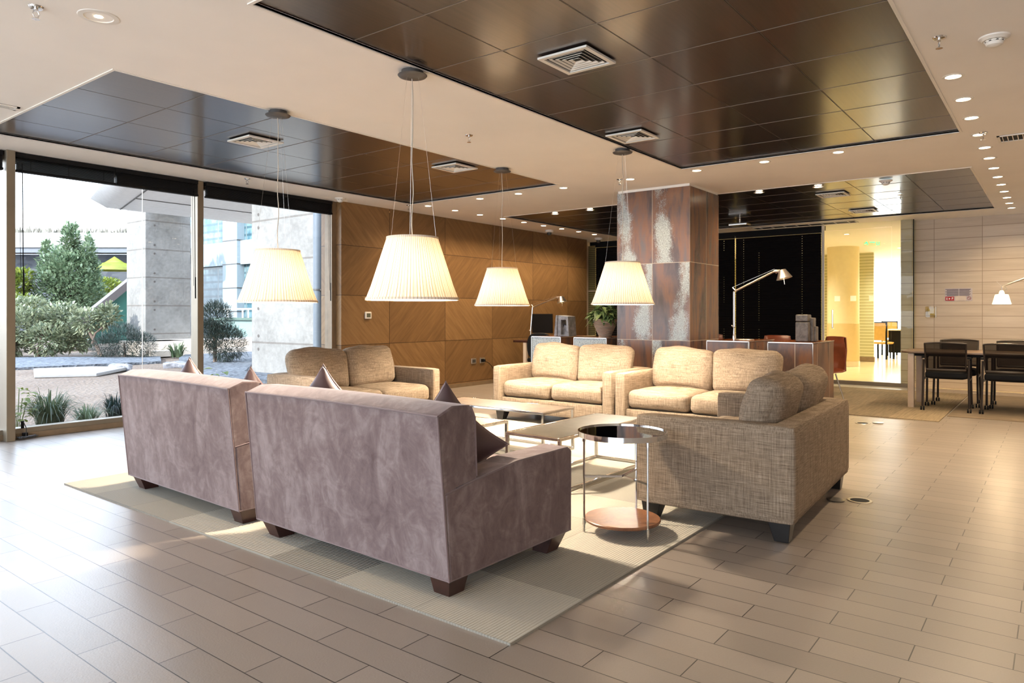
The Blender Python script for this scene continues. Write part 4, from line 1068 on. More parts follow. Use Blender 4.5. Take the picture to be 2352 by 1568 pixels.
# frame: tapered slab (in y-z) with a window-like cut, thick in x
def ring(yz_out, yz_in, x0, x1):
    n = len(yz_out); vs = []
    for x in (x0, x1):
        vs += [(x, y, z) for y, z in yz_out] + [(x, y, z) for y, z in yz_in]
    fs = []
    for i in range(n):
        j = (i + 1) % n
        fs += [(i, j, n + j, n + i), (2 * n + i, 3 * n + i, 3 * n + j, 2 * n + j), (i, 2 * n + i, 2 * n + j, j), (n + i, n + j, 3 * n + j, 3 * n + i)]
    m.add(vs, fs)
ring([(0.04, 0), (0.03, 0.285), (-0.13, 0.27), (-0.15, 0)], [(-0.02, 0.02), (-0.02, 0.22), (-0.10, 0.22), (-0.115, 0.02)], -0.09, 0.10)
m.build('frame_block', 'stone2', t, bevel=0.006)
MB().prism([(0.09, 0), (0.06, 0.285), (0.03, 0.285), (0.04, 0)], -0.1, 0.08, 'x').build('side_slab', 'stone2', t, bevel=0.006)
MB().prism([(-0.03, 0), (-0.01, 0.08), (-0.04, 0.16), (-0.10, 0.14), (-0.11, 0)], -0.04, 0.05, 'x').build('inner_block', 'stone2', t, bevel=0.006)
# ---- potted plant
t = thing('potted_plant', 'leafy green plant in a ribbed striped pot on the pale plinth', 'plant', (8.12, 4.72, 0.882))
prof = [(0.001, 0.0), (0.085, 0.0)]
for k in range(13):
    z0 = 0.01 + k * 0.0175; r_ = 0.078 + 0.08 * math.sin((k / 13) * 1.4)
    prof += [(r_, z0), (r_ + 0.006, z0 + 0.006), (r_ + 0.006, z0 + 0.011), (r_ + 0.001, z0 + 0.016)]
prof += [(0.16, 0.24), (0.15, 0.24), (0.146, 0.20), (0.001, 0.20)]
b = NB('ribbed_terracotta'); p = b.xyz(b.pos()); mk = b.gridmask(p[2], 0.0175, 0.0185, 0.009)
b.base(b.mix(mk, lin((92, 54, 38)), lin((214, 190, 164)))); b.rough(0.7); M['pot'] = b.m
MB().lathe(prof, seg=48).build('pot', 'pot', t)
def leaf(mb, p, d, up, L, W, droop=0.3, segs=3):
    """leaf blade with a fold and droop"""
    d = d.normalized(); side = d.cross(up); side = side.normalized() if side.length > 1e-4 else Vector((1, 0, 0)); nrm = side.cross(d)
    vs = []; fs = []
    for i in range(segs + 1):
        u = i / segs; wd = W * math.sin(math.pi * min(0.97, (u * 0.92 + 0.05))) ** 0.8 * 0.5
        c = p + d * L * u - Vector((0, 0, 1)) * droop * L * u * u
        vs += [c - side * wd + nrm * wd * 0.25, c, c + side * wd + nrm * wd * 0.25]
    for i in range(segs):
        o = i * 3; fs += [(o, o + 1, o + 4, o + 3), (o + 1, o + 2, o + 5, o + 4)]
    mb.add(vs, fs, True)
rnd = random.Random(3)
lf = MB(); stm = MB()
for k in range(230):
    a_ = rnd.uniform(0, 2 * math.pi); r_ = rnd.uniform(0.02, 0.19); z = 0.23 + rnd.uniform(0, 0.24) * (1 - r_ * 3.4)
    p = Vector((r_ * math.cos(a_), r_ * math.sin(a_), z)); d_ = Vector((math.cos(a_ + rnd.uniform(-.7, .7)), math.sin(a_ + rnd.uniform(-.7, .7)), rnd.uniform(-0.2, 0.9)))
    leaf(lf, p, d_, Vector((0, 0, 1)), rnd.uniform(0.08, 0.14), rnd.uniform(0.04, 0.065), rnd.uniform(0.3, 0.9))
    if k % 4 == 0: stm.tube([(0, 0, 0.19), tuple(p)], 0.003, 5)
lf.build('foliage', 'leaf_indoor', t); stm.build('stem', 'bark', t)

# ---- articulated desk lamps
def desk_lamp(label, loc, rz, base_xy, elbow, head, power=9):
    t = thing('desk_lamp', label, 'desk lamp', loc, rz, 'articulated aluminium desk lamps')
    MB().lathe([(0.001, 0), (0.105, 0), (0.107, 0.006), (0.1, 0.015), (0.001, 0.016)], (base_xy, 0, 0), 40).build('base', 'alu', t)
    MB().tube([(0, 0, 0.0), (0, 0, 0.14)], [0.016, 0.008], 10).lathe([(0.02, 0.0), (0.02, 0.03), (0.012, 0.06)], (0, 0, 0.01), 16).build('stem', 'alu', t)
    e = Vector(elbow); h = Vector(head); s0_ = Vector((0.0, 0, 0.15))
    MB().tube([s0_, e], 0.014, 8).build('lower_arm', 'alu', t)
    MB().tube([e + Vector((0.02, 0, 0.01)), h], 0.012, 8).tube([e + Vector((-0.02, 0, 0.05)), h + Vector((0, 0, 0.025))], 0.0015, 4).build('upper_arm', 'alu', t)
    MB().tube([e + Vector((-0.02, 0, 0.05)), e + Vector((0.03, 0, 0.0))], 0.006, 6).tube([(-0.03, 0, 0.17), (0.01, 0, 0.13)], 0.006, 6).lathe([(0.001, -0.012), (0.014, 0), (0.001, 0.012)], tuple(e), 10).build('joint', 'alu', t)
    MB().tube([h, h + Vector((0.06, 0, 0.0))], 0.017, 10).lathe([(0.001, -0.02), (0.022, 0), (0.001, 0.02)], tuple(h + Vector((0.02, 0, -0.01))), 12).build('head_joint', 'alu', t)
    c_ = h + Vector((0.10, 0, -0.05)); rot = Euler((0, R(-14), 0)).to_matrix()
    hd_ = MB().lathe([(0.001, 0.065), (0.036, 0.065), (0.086, -0.035), (0.084, -0.035), (0.034, 0.062), (0.001, 0.062)], tuple(c_), 32, rot=rot)
    hs = hd_.build('lamp_shade', 'alu', t)
    MB().lathe([(0.001, -0.022), (0.05, -0.018), (0.03, 0.02), (0.001, 0.035)], tuple(c_), 16, rot=rot).build('bulb', 'desk_glow', hs)
    MB().tube([c_ + Vector((0, 0, -0.02)), c_ + Vector((0.012, 0, -0.10))], 0.004, 6).build('handle', 'alu', hs)
    l = bpy.data.lights.new('desk_light', 'SPOT'); l.energy = power; l.color = (1, 0.78, 0.45); l.spot_size = 2.4; l.spot_blend = 0.6; l.shadow_soft_size = 0.03
    o = bpy.data.objects.new('desk_light', l); COL.objects.link(o); o.parent = t; o.location = c_ + Vector((0, 0, -0.03))
    return t
desk_lamp('tall aluminium desk lamp on the plinth beside the column', (8.08, 2.98, 0.882), R(-90), 0.12, (0.0, 0, 0.56), (0.46, 0, 0.78))
desk_lamp('smaller-looking aluminium desk lamp in front of the timber wall', (10.0, 7.30, 0.735), R(-90), 0.08, (0.04, 0, 0.56), (0.55, 0, 0.73), 7)

# hanging-shade lamp at the right edge, standing on the meeting table
t = thing('arm_lamp', 'arm lamp with a glowing white conical shade over the meeting table', 'lamp', (10.5, 0.55, 0.72))
b = NB('opal_shade'); b.base(lin((250, 240, 220))); b.b.inputs['Emission Color'].default_value = lin((255, 226, 166)); b.b.inputs['Emission Strength'].default_value = 3.2; M['opal'] = b.m
MB().lathe([(0.098, 0.585), (0.068, 0.70), (0.03, 0.705), (0.026, 0.73), (0.016, 0.75), (0.001, 0.752)], seg=36).build('lamp_shade', 'opal', t)
MB().tube([(0, 0, 0.75), (0, 0, 0.79), (0.0, -0.03, 0.80), (0, -0.05, 0.77), (0, -0.035, 0.745)], 0.006, 6).build('hook', 'alu', t)
MB().tube([(0, 0.0, 0.80), (0, -0.25, 0.90), (0, -0.75, 1.02)], 0.011, 8).tube([(0, 0.05, 0.86), (0, 0, 0.80)], 0.002, 4).build('upper_arm', 'alu', t)
MB().tube([(0, -0.75, 1.02), (0, -0.7, 0.02)], 0.011, 8).build('lower_arm', 'alu', t)
MB().lathe([(0.001, 0), (0.11, 0), (0.11, 0.012), (0.001, 0.018)], (0, -0.7, 0), 32).build('base', 'alu', t)
l = bpy.data.lights.new('arm_light', 'POINT'); l.energy = 10; l.color = (1, 0.76, 0.45); l.shadow_soft_size = 0.05
o = bpy.data.objects.new('arm_light', l); COL.objects.link(o); o.parent = t; o.location = (0, 0, 0.56)

# ---- work corner behind the plinths
t = thing('work_desk', 'dark desk with pale legs against the timber wall', 'desk', (10.15, 6.75, 0))
MB().box(-0.55, 0.55, -0.75, 0.63, 0.70, 0.735).build('desktop', 'darkwood', t, bevel=0.003)
for x_ in (-0.52, 0.5):
    for y_ in (0.39, -0.66): MB().box(x_ - 0.025, x_ + 0.025, y_ - 0.03, y_ + 0.03, 0, 0.70).build('leg', 'wall_white', t)
t = thing('computer_monitor', 'black computer monitor on the desk by the timber wall', 'monitor', (10.0, 7.05, 0.735), R(0))
MB().box(-0.015, 0.015, -0.21, 0.21, 0.12, 0.45).build('screen', 'black_plastic', t, bevel=0.004)
MB().box(-0.0, 0.03, -0.02, 0.02, 0.0, 0.2).build('stand', 'black', t)
MB().box(-0.08, 0.1, -0.1, 0.1, 0, 0.012).build('foot', 'black', t)
t = thing('office_chair', 'black office chair at the desk by the timber wall', 'chair', (9.25, 6.46, 0), R(12))
soft_box(0.46, 0.46, 0.08, 0.035, 8, mat4=TR(0, 0, 0.46)).build('seat', 'black', t)
pb = [(0.21 * math.copysign(abs(math.cos(a_)) ** 0.6, math.cos(a_)), 0.68 + 0.21 * math.copysign(abs(math.sin(a_)) ** 0.75, math.sin(a_))) for a_ in [2 * math.pi * k / 28 for k in range(28)]]
MB().prism(pb, -0.26, -0.21, 'x').build('backrest', 'black', t, bevel=0.012)
MB().bar((-0.2, 0, 0.42), (-0.25, 0, 0.55), 0.07, 0.02).build('back_support', 'black', t)
MB().tube([(0, 0, 0.08), (0, 0, 0.43)], 0.025, 10).build('post', 'black', t)
for k in range(5):
    a_ = 2 * math.pi * k / 5; x, y = 0.27 * math.cos(a_), 0.27 * math.sin(a_)
    ba = MB().bar((0, 0, 0.09), (x, y, 0.07), 0.04, 0.025).build('base_arm', 'black', t)
    MB().tube([(x - 0.02, y, 0.027), (x + 0.02, y, 0.027)], 0.027, 10).build('caster', 'black', ba)
# brown shell chairs
M['bentwood'] = plain('red_brown_plywood', (112, 56, 36), 0.3, var=0.2, scale=8)
def shell_chair(label, loc, rz):
    t = thing('shell_chair', label, 'chair', loc, rz, 'brown plywood shell chairs')
    mb = MB(); vs = []; nu, nv = 10, 14
    path = [(-0.22, 0.44), (-0.15, 0.455), (0.0, 0.445), (0.12, 0.45), (0.18, 0.50), (0.205, 0.60), (0.22, 0.75), (0.235, 0.90)]
    for (y, z) in path:
        for i in range(nu + 1):
            u = 2 * i / nu - 1; k = 0.03 * u * u; w_ = 0.21 if z < 0.6 else 0.21 - 0.05 * max(0, (z - 0.75) / 0.15) * (abs(u) > 0.9)
            vs.append((u * w_, y - (k if z > 0.5 else 0), z + (k * 0.5 if z < 0.5 else -0.02 * u ** 4)))
    n = nu + 1
    mb.add(vs, [(j * n + i, j * n + i + 1, (j + 1) * n + i + 1, (j + 1) * n + i) for j in range(len(path) - 1) for i in range(nu)], True)
    mb.build('shell', 'bentwood', t, solid=0.012)
    for x in (-1, 1):
        for y in (-1, 1):
            MB().tube([(x * 0.12, y * 0.1, 0.44), (x * 0.2, y * 0.2, 0)], 0.009, 8).build('leg', 'chrome', t)
    return t
sc = shell_chair('red-brown shell chair standing behind the sculpture plinth', (9.45, 2.36, 0), R(-125))
copy_tree(sc, (9.9, 2.98, 0), R(90), 'red-brown shell chair whose top shows between the sculpture and the lamp plinth')
copy_tree(sc, (9.9, 3.95, 0), R(100), 'red-brown shell chair whose top shows beside the column')

# ---- meeting table and mesh chairs
t = thing('meeting_table', 'long brown-grey meeting table with pale legs in front of the tiled wall', 'table', (10.54, 0.10, 0))
M['table_top'] = plain('grey_brown_laminate', (104, 84, 66), 0.3, var=0.06)
MB().prism([(-0.40, -1.6), (-0.40, 1.38), (-0.30, 1.5), (0.33, 1.5), (0.40, 1.42), (0.40, -1.6)], 0.69, 0.715, 'z').build('tabletop', 'table_top', t, bevel=0.006)
MB().box(-0.3, 0.3, -1.5, 1.36, 0.655, 0.69).build('apron', 'black', t)
M['legpale'] = plain('pale_table_leg', (176, 156, 136), 0.4, metal=0.3)
for x in (-0.335, 0.335):
    for y in (1.38, -1.5): MB().box(x - 0.035, x + 0.035, y - 0.035, y + 0.035, 0, 0.69).build('leg', 'legpale', t, bevel=0.004)
def meshmat():
    b = NB('black_mesh_fabric'); b.n.remove(b.b)
    d = b.node('ShaderNodeBsdfDiffuse'); d.inputs[0].default_value = lin((30, 25, 23)); tr = b.node('ShaderNodeBsdfTransparent')
    mx = b.node('ShaderNodeMixShader'); mx.inputs[0].default_value = 0.86
    b.link(tr.outputs[0], mx.inputs[1]); b.link(d.outputs[0], mx.inputs[2]); b.link(mx.outputs[0], b.out.inputs[0]); return b.m
M['mesh'] = meshmat()
M['frame_dark'] = plain('dark_chair_frame', (46, 38, 34), 0.4, metal=0.2)
def mesh_chair(label, loc, rz):
    """front towards +x locally"""
    t = thing('mesh_chair', label, 'chair', loc, rz, 'black mesh chairs at the meeting table')
    soft_box(0.44, 0.45, 0.09, 0.035, 8, (0, 0, 0.008), mat4=TR(0.02, 0, 0.43)).build('seat', 'black', t)
    mb = MB(); vs = []; nu, nv = 10, 8
    for j in range(nv + 1):
        z = 0.50 + 0.32 * j / nv
        for i in range(nu + 1):
            u = 2 * i / nu - 1; vs.append((-0.215 - 0.10 * (z - 0.5) / 0.33 - 0.035 * (1 - u * u), u * (0.215 - 0.01 * (1 - j / nv)), z + 0.012 * (1 - u * u) * (j / nv)))
    n = nu + 1
    mb.add(vs, [(j * n + i, j * n + i + 1, (j + 1) * n + i + 1, (j + 1) * n + i) for j in range(nv) for i in range(nu)], True)
    mb.build('mesh_back', 'mesh', t)
    top = [vs[nv * n + i] for i in range(n)]; bot = [vs[i] for i in range(n)]
    f = MB().tube([bot[0]] + [vs[j * n] for j in range(1, nv)] + top + [vs[j * n + nu] for j in range(nv - 1, 0, -1)] + bot[::-1], 0.010, 8, closed=True)
    f.tube(bot, 0.016, 8)
    f.build('back_frame', 'frame_dark', t)
    for s in (-1, 1):
        y = 0.235 * s
        lg = {-0.25: MB().tube([(-0.19, y, 0.62), (-0.215, y, 0.40), (-0.25, y * 1.03, 0.05)], 0.013, 8).build('leg', 'frame_dark', t),
              0.26: MB().tube([(0.20, y, 0.64), (0.22, y, 0.42), (0.26, y * 1.03, 0.05)], 0.013, 8).build('leg', 'frame_dark', t)}
        MB().bar((-0.19, y, 0.645), (0.20, y, 0.645), 0.045, 0.022).build('armrest', 'black', t)
        MB().bar((-0.21, y, 0.38), (0.22, y, 0.38), 0.02, 0.02).build('side_rail', 'frame_dark', t)
        for x in (-0.25, 0.26):
            MB().tube([(x, y * 1.03 - 0.022, 0.024), (x, y * 1.03 - 0.006, 0.024)], 0.024, 12).tube([(x, y * 1.03 + 0.006, 0.024), (x, y * 1.03 + 0.022, 0.024)], 0.024, 12).build('caster', 'black', lg[x])
    return t
mc = mesh_chair('black mesh chair, nearer side of the table, closer to the glass door', (10.22, 1.09, 0.007), R(2))
copy_tree(mc, (10.22, 0.47, 0.007), R(-2), 'black mesh chair, nearer side of the table, cut by the right edge')
copy_tree(mc, (10.88, 1.05, 0.007), R(181), 'mesh chair on the wall side of the table, under the red-icon notice')
copy_tree(mc, (10.88, 0.42, 0.007), R(180), 'mesh chair on the wall side of the table, behind the glowing lamp')

# ---- floor outlets
def floor_box(x, y, label, open_):
    t = thing('floor_outlet', label, 'floor outlet', (x, y, 0), R(-50), 'round metal floor outlets')
    MB().lathe([(0.055, 0.0), (0.057, 0.004), (0.072, 0.004), (0.075, 0.0)], seg=32).build('ring', 'alu', t)
    MB().lathe([(0.0005, 0.002), (0.055, 0.002)], seg=32).build('well', 'black', t)
    if open_: MB().lathe([(0.0005, 0.004), (0.052, 0.004), (0.055, 0.008), (0.0005, 0.009)], (0.17, 0.0, 0), 32).build('lid', 'alu', t)
    else: MB().lathe([(0.0005, 0.004), (0.052, 0.004), (0.055, 0.008), (0.0005, 0.009)], (-0.15, 0.01, 0), 32).build('lid', 'alu', t)
    return t
floor_box(4.91, 1.0, 'open round floor outlet beside the right linen sofa', False)
floor_box(8.40, 1.68, 'round floor outlet with its lid beside it, near the entrance rug', True)
# cable bundle by the mullion
t = thing('cable_bundle', 'small tangle of loose cable on the floor by the window post', 'cable', (2.50, 7.73, 0))
pts = [(0.08 * math.cos(k * 0.9) * (1 + 0.2 * math.sin(k)), 0.03 * math.sin(k * 1.1), 0.01 + 0.02 * abs(math.sin(k * 0.7))) for k in range(26)]
MB().tube(pts, 0.004, 6).tube([(0, 0, 0.02), (0.01, 0.02, 0.1), (-0.01, 0.03, 0.16)], 0.004, 6).build('cable', 'grey_canopy', t)
MB().box(-0.02, 0.02, 0.01, 0.04, 0.02, 0.06).build('connector', 'black', t)
MB().box(-0.025, 0.0, 0.045, 0.055, 0.10, 0.17).build('clip', 'black', t)

# ================================================================== OUTSIDE
gm = MB(); NXg, NYg = 70, 60; vs = []
def gz(x, y):
    h = -0.03 + 0.05 * noise.noise(Vector((x * 0.5, y * 0.5, 0))) * min(1, max(0, (y - 8.3) / 2)) + 0.02 * noise.noise(Vector((x * 2, y * 2, 3)))
    return h
for j in range(NYg + 1):
    for i in range(NXg + 1):
        x = -14 + 60 * i / NXg; y = 7.95 + 60 * (j / NYg) ** 1.6; vs.append((x, y, gz(x, y) if y > 8.2 else -0.02))
gm.add(vs, [(j * (NXg + 1) + i, j * (NXg + 1) + i + 1, (j + 1) * (NXg + 1) + i + 1, (j + 1) * (NXg + 1) + i) for j in range(NYg) for i in range(NXg)], True)
tag(gm.build('garden_ground', 'ground'), 'tan gravelly earth of the garden outside the windows', 'ground', kind='structure')

# concrete pier and concrete wall
def holes_mb(pts, axis):
    m = MB()
    for (x, y, z) in pts:
        d_ = Vector((0, -1, 0)) if axis == 'y' else Vector((-1, 0, 0))
        m.tube([Vector((x, y, z)) + d_ * 0.004, Vector((x, y, z)) + d_ * 0.006], 0.03, 12)
    return m
M['tiehole'] = plain('tie_hole', (78, 72, 68), 0.9)
t = thing('concrete_pier', 'pale concrete pier with horizontal joints standing behind the round bush', 'pier', (0, 0, 0)); 
shf = MB().box(9.5, 10.8, 20.35, 21.5, 0.45, 6.5).build('shaft', 'concrete', t)
MB().box(9.4, 14.5, 20.1, 21.8, 0.0, 0.40).box(9.45, 14.5, 19.6, 20.1, 0.0, 0.16).build('plinth_step', 'wall_white', t)
holes_mb([(9.75, 20.35, 0.62 + 0.8 * k + s) for k in range(5) for s in (-0.12, 0.12) if 0.5 < 0.62 + 0.8 * k + s < 3.9], 'y').build('tie_holes', 'tiehole', shf)
t = thing('concrete_wall', 'grey concrete wall with tie holes just outside the window pendant', 'wall')
shf = MB().box(8.05, 8.6, 8.6, 12.78, -0.1, 5.5).build('wall_slab', 'concrete', t)
holes_mb([(8.05, 12.55, 0.62 + 0.8 * k + s) for k in range(6) for s in (-0.13, 0.13)], 'x').build('tie_holes', 'tiehole', shf)
t = thing('downpipe', 'grey round downpipe running up the concrete wall', 'pipe', (7.93, 10.52, 0))
MB().tube([(0, 0, -0.05), (0, 0, 5.4)], 0.075, 20).build('pipe', plain('grey_pipe', (104, 112, 120), 0.5), t)
for z in (1.6, 3.4): MB().tube([(0.0, 0.0, z), (0.001, 0, z + 0.03)], 0.085, 20).box(-0.01, 0.12, -0.11, 0.0, z, z + 0.03).build('bracket', 'grey_canopy', t)
# canopy
t = thing('entrance_canopy', 'pale curved canopy jutting out above the concrete pier', 'canopy')
lo = [(7.45, 17.9), (6.5, 14.6), (6.05, 12.95), (14, 12.95), (14, 17.9)]; up = [(7.2, 18.3), (6.1, 14.6), (5.65, 12.9), (14, 12.9), (14, 18.3)]
m = MB(); m.add([(x, y, 3.70) for x, y in lo] + [(x, y, 3.95) for x, y in up] + [(x + 0.15, y, 4.35) for x, y in up], [(0, 1, 2, 3, 4), (14, 13, 12, 11, 10)] + [(k * 5 + i_, k * 5 + (i_ + 1) % 5, k * 5 + (i_ + 1) % 5 + 5, k * 5 + i_ + 5) for k in (0, 1) for i_ in range(5)])
MB().bar((7.75, 17.9, 3.692), (6.4, 13.0, 3.692), 0.03, 0.012).bar((7.2, 15.9, 3.692), (14, 15.9, 3.692), 0.03, 0.012).build('joint_line', 'grey_canopy', t)
MB().box(9.6, 10.7, 16.5, 20.4, 4.34, 4.6).build('support_beam', 'wall_white', t)
m.build('soffit', plain('pale_canopy', (225, 225, 224), 0.6), t, bevel=0.06, seg=4)
# glazed stair with sloping beam
M['green_glass'] = plain('green_glass', (66, 112, 100), 0.12, var=0.15, scale=0.8)
t = thing('glazed_stair', 'green glass triangle under a sloping grey beam next to the pier', 'structure')
MB().prism([(8.9, 0.3), (10.6, 0.3), (10.6, 2.45), (8.95, 1.05)], 22.6, 22.66, 'y').build('glass_panel', 'green_glass', t)
MB().bar((8.5, 22.5, 0.82), (10.6, 22.5, 2.66), 0.3, 0.2).build('sloping_beam', plain('mauve_grey_beam', (116, 106, 104), 0.6), t)
# distant white-roofed building
t = thing('distant_building', 'low building with a broad white roof edge behind the tall bush', 'building')
P1, P2 = Vector((5.5, 55, 0)), Vector((19.5, 36.9, 0)); dd = (P2 - P1).normalized(); nn_ = Vector((-dd.y, dd.x, 0))
if nn_.y > 0: nn_ = -nn_
def wallq(mb, p, q, z0, z1, th=0.6, off=0.0):
    o_ = nn_ * off
    mb.bar(p + o_ + Vector((0, 0, (z0 + z1) / 2)), q + o_ + Vector((0, 0, (z0 + z1) / 2)), th, z1 - z0)
m = MB(); wallq(m, P1, P2, 4.72, 5.5); m.build('roof_band', plain('white_parapet', (190, 188, 185), 0.7), t)
m = MB(); wallq(m, P1, P2, 4.45, 4.72, 1.0, -0.3); m.build('soffit', plain('grey_soffit', (120, 125, 134), 0.7), t)
b = NB('dark_stone_wall'); vo = b.node('ShaderNodeTexVoronoi'); b.link(b.mapping(b.pos(True), (2.5, 2.5, 5)), vo.inputs['Vector']); vo.inputs['Scale'].default_value = 1.0
b.base(b.ramp(b.white(vo.outputs['Position']), [(0.0, (70, 75, 86)), (1.0, (110, 114, 120))])); b.rough(0.9); M['stonewall'] = b.m
m = MB(); wallq(m, P1 + dd * 3, P2, 0, 4.45, 0.5, -1.2); m.build('stone_wall', 'stonewall', t)
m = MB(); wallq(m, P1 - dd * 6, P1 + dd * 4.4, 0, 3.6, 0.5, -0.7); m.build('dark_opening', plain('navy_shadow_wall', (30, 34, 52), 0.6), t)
m = MB(); m.bar(P1 + dd * 4.0 + Vector((0, 0, 4.5)), P1 + dd * 6.8 + Vector((0, 0, 0.2)), 0.4, 0.4); m.build('sloping_column', plain('slate_blue', (60, 66, 84), 0.6), t)
m = MB(); wallq(m, P1 - dd * 3, P1 + dd * 3.8, 3.3, 3.42, 0.1, -0.2); m.build('strip_light', emit('strip_light', (255, 236, 200), 1.5), t)
# grass and posts on the roof
rnd = random.Random(5); gr = MB(); L = (P2 - P1).length
for k in range(1400):
    s = rnd.uniform(-6, L); p = P1 + dd * s + Vector((0, 0, 5.5)) - nn_ * rnd.uniform(0, 1)
    hh_ = rnd.uniform(0.15, 0.5); wv = dd * 0.07
    gr.add([p - wv, p + wv, p + Vector((rnd.uniform(-.06, .06), 0, hh_))], [(0, 1, 2)])
tag(gr.build('roof_grass', leafmat('dry_roof_grass', (150, 140, 120), (190, 182, 160))), 'dry grasses along the white roof edge', 'grass', kind='stuff')

# mid building, glazed with white bands
M['white_clad'] = plain('white_cladding', (150, 162, 166), 0.6, var=0.04)
def m_glazed():
    b = NB('blue_louvred_glazing'); p = b.xyz(b.pos(True))
    b.b.inputs['Specular IOR Level'].default_value = 0.3; st = b.gridmask(p[2], 0.42, 0.1, 0.13); n = b.noise(b.mapping(b.pos(True), (1, 1, 1)), 2.0, 4)
    mm = b.math('MULTIPLY', b.gridmask(p[1], 2.9, 38.6, 0.1), 1.0)
    c = b.mix(b.math('MULTIPLY', st, 0.7), b.ramp(n, [(0.35, (70, 108, 120)), (0.65, (130, 156, 162))]), lin((48, 78, 88)))
    c = b.mix(mm, c, lin((120, 132, 134)))
    b.base(c); b.rough(0.15); return b.m
M['glazing'] = m_glazed()
t = thing('office_building', 'blue-tinted glazed building with white bands seen between the window post and the concrete wall', 'building')
MB().box(22.15, 26, 30, 46, -0.2, 9.5).build('glazing', 'glazing', t)
wb = MB().box(21.9, 26, 30, 46, 3.93, 5.25).box(21.9, 26, 30, 46, 8.3, 9.6).box(21.9, 26, 30, 46, -0.2, 0.9)
wb.build('white_band', 'white_clad', t)
MB().box(21.7, 26, 35.9, 37.35, -0.2, 9.4).build('pilaster', 'white_clad', t)
js = MB()
for z in (2.6, 5.25, 6.6, 3.93, 1.3): js.box(21.68, 26, 35.88, 37.37, z, z + 0.05)
js.build('panel_joints', 'grey_canopy', t)
t = thing('garden_wall', 'low pale green garden wall with a white railing', 'wall')
MB().box(16, 16.3, 24.4, 28.5, -0.1, 0.93).build('low_wall', plain('pale_green_wall', (118, 140, 134), 0.7), t)
MB().box(15.9, 16.4, 24.4, 28.5, 0.93, 1.03).build('coping', plain('green_coping', (74, 92, 82), 0.7), t)
rl = MB().tube([(16.15, 24.4, 1.38), (16.15, 28.5, 1.38)], 0.035, 8)
for y in (25.9, 26.3, 27.4): rl.tube([(16.15, y, 1.03), (16.15, y, 1.38)], 0.03, 8)
rl.build('railing', 'trim_white', t)
# gravel strip and slab
b = NB('blue_grey_gravel'); vo = b.node('ShaderNodeTexVoronoi'); b.link(b.pos(True), vo.inputs['Vector']); vo.inputs['Scale'].default_value = 14
b.base(b.ramp(b.white(vo.outputs['Position']), [(0.0, (60, 66, 76)), (1.0, (124, 130, 138))])); b.rough(0.9); b.bump(vo.outputs['Distance'], 0.8, 0.03)
M['bluegravel'] = b.m
g1 = MB().prism([(7.6, 10.0), (8.03, 9.4), (8.03, 13.0), (16, 24), (15.8, 28), (9.4, 18.3), (6.6, 12.6)], -0.04, 0.035, 'z').build('gravel_bed', 'bluegravel')
tag(g1, 'blue-grey gravel bed in front of the concrete wall', 'gravel', kind='stuff')
g2 = MB().prism([(4.4, 17.8), (8.4, 17.2), (9.4, 19.3), (6.0, 22.6), (2, 24)], -0.04, 0.04, 'z').build('gravel_bed', 'bluegravel')
tag(g2, 'grey gravel strip in front of the shrubs', 'gravel', kind='stuff')
sl = MB().prism([(5.05, 15.2), (5.9, 14.6), (7.1, 15.9), (6.6, 16.6), (5.6, 16.9)], -0.02, 0.05, 'z').build('stone_slab', plain('pale_slab', (168, 165, 162), 0.8), bevel=0.015)
tag(sl, 'flat pale stone slab lying on the earth outside', 'slab')
for i, (x, y, sx, l) in enumerate(((8.05, 15.6, 0.35, 'long low rock edge poking out of the earth, nearer the pier'), (6.9, 15.9, 0.22, 'small dark rock next to the pale slab'))):
    m = soft_box(sx * 2, 0.25, 0.16, 0.05, 8, wob=0.05, seed=i * 4, mat4=TR(0, 0, 0.03)); o = m.build('garden_rock', 'stone2'); o.location = (x, y, 0); o.rotation_euler = (0, 0, R(-50)); tag(o, l, 'rock')

# plants
def foliage_blob(mb, c, rad, n, L, W, rnd, up=0.4, shape=None):
    for k in range(n):
        d_ = Vector((rnd.gauss(0, 1), rnd.gauss(0, 1), rnd.gauss(0, 1))).normalized()
        rr = rnd.uniform(0.72, 1.03) if rnd.random() < 0.8 else rnd.uniform(0.3, 0.75)
        nz = 1 + 0.22 * noise.noise(d_ * 2.3 + Vector(c))
        p = Vector(c) + Vector((d_.x * rad[0], d_.y * rad[1], d_.z * rad[2])) * rr * nz
        if p.z < 0.0: continue
        dirn = d_ + Vector((rnd.uniform(-.8, .8), rnd.uniform(-.8, .8), rnd.uniform(-.3, .8) + up))
        leaf(mb, p, dirn, Vector((rnd.uniform(-.3, .3), rnd.uniform(-.3, .3), 1)), L * rnd.uniform(0.7, 1.2), W * rnd.uniform(0.7, 1.2), 0.25, 1 if L < 0.12 else 2)
def shrub(name, label, cat, blobs, mat, L, W, n, stems, seed=1, group=None):
    rn = random.Random(seed); base = blobs[0][0]
    t = thing(name, label, cat, (0, 0, 0), 0, group); m = MB()
    tot = sum(b_[1][0] * b_[1][2] for b_ in blobs)
    for c_, r_ in blobs: foliage_blob(m, c_, r_, int(n * r_[0] * r_[2] / tot), L, W, rn)
    m.build('foliage', mat, t)
    s_ = MB()
    for (a_, b_, r_) in stems: 
        mid = (Vector(a_) + Vector(b_)) / 2 + Vector((rn.uniform(-.1, .1), rn.uniform(-.1, .1), 0)); s_.tube([a_, mid, b_], [r_, r_ * 0.8, r_ * 0.5], 8)
    s_.build('trunk', 'bark', t); return t
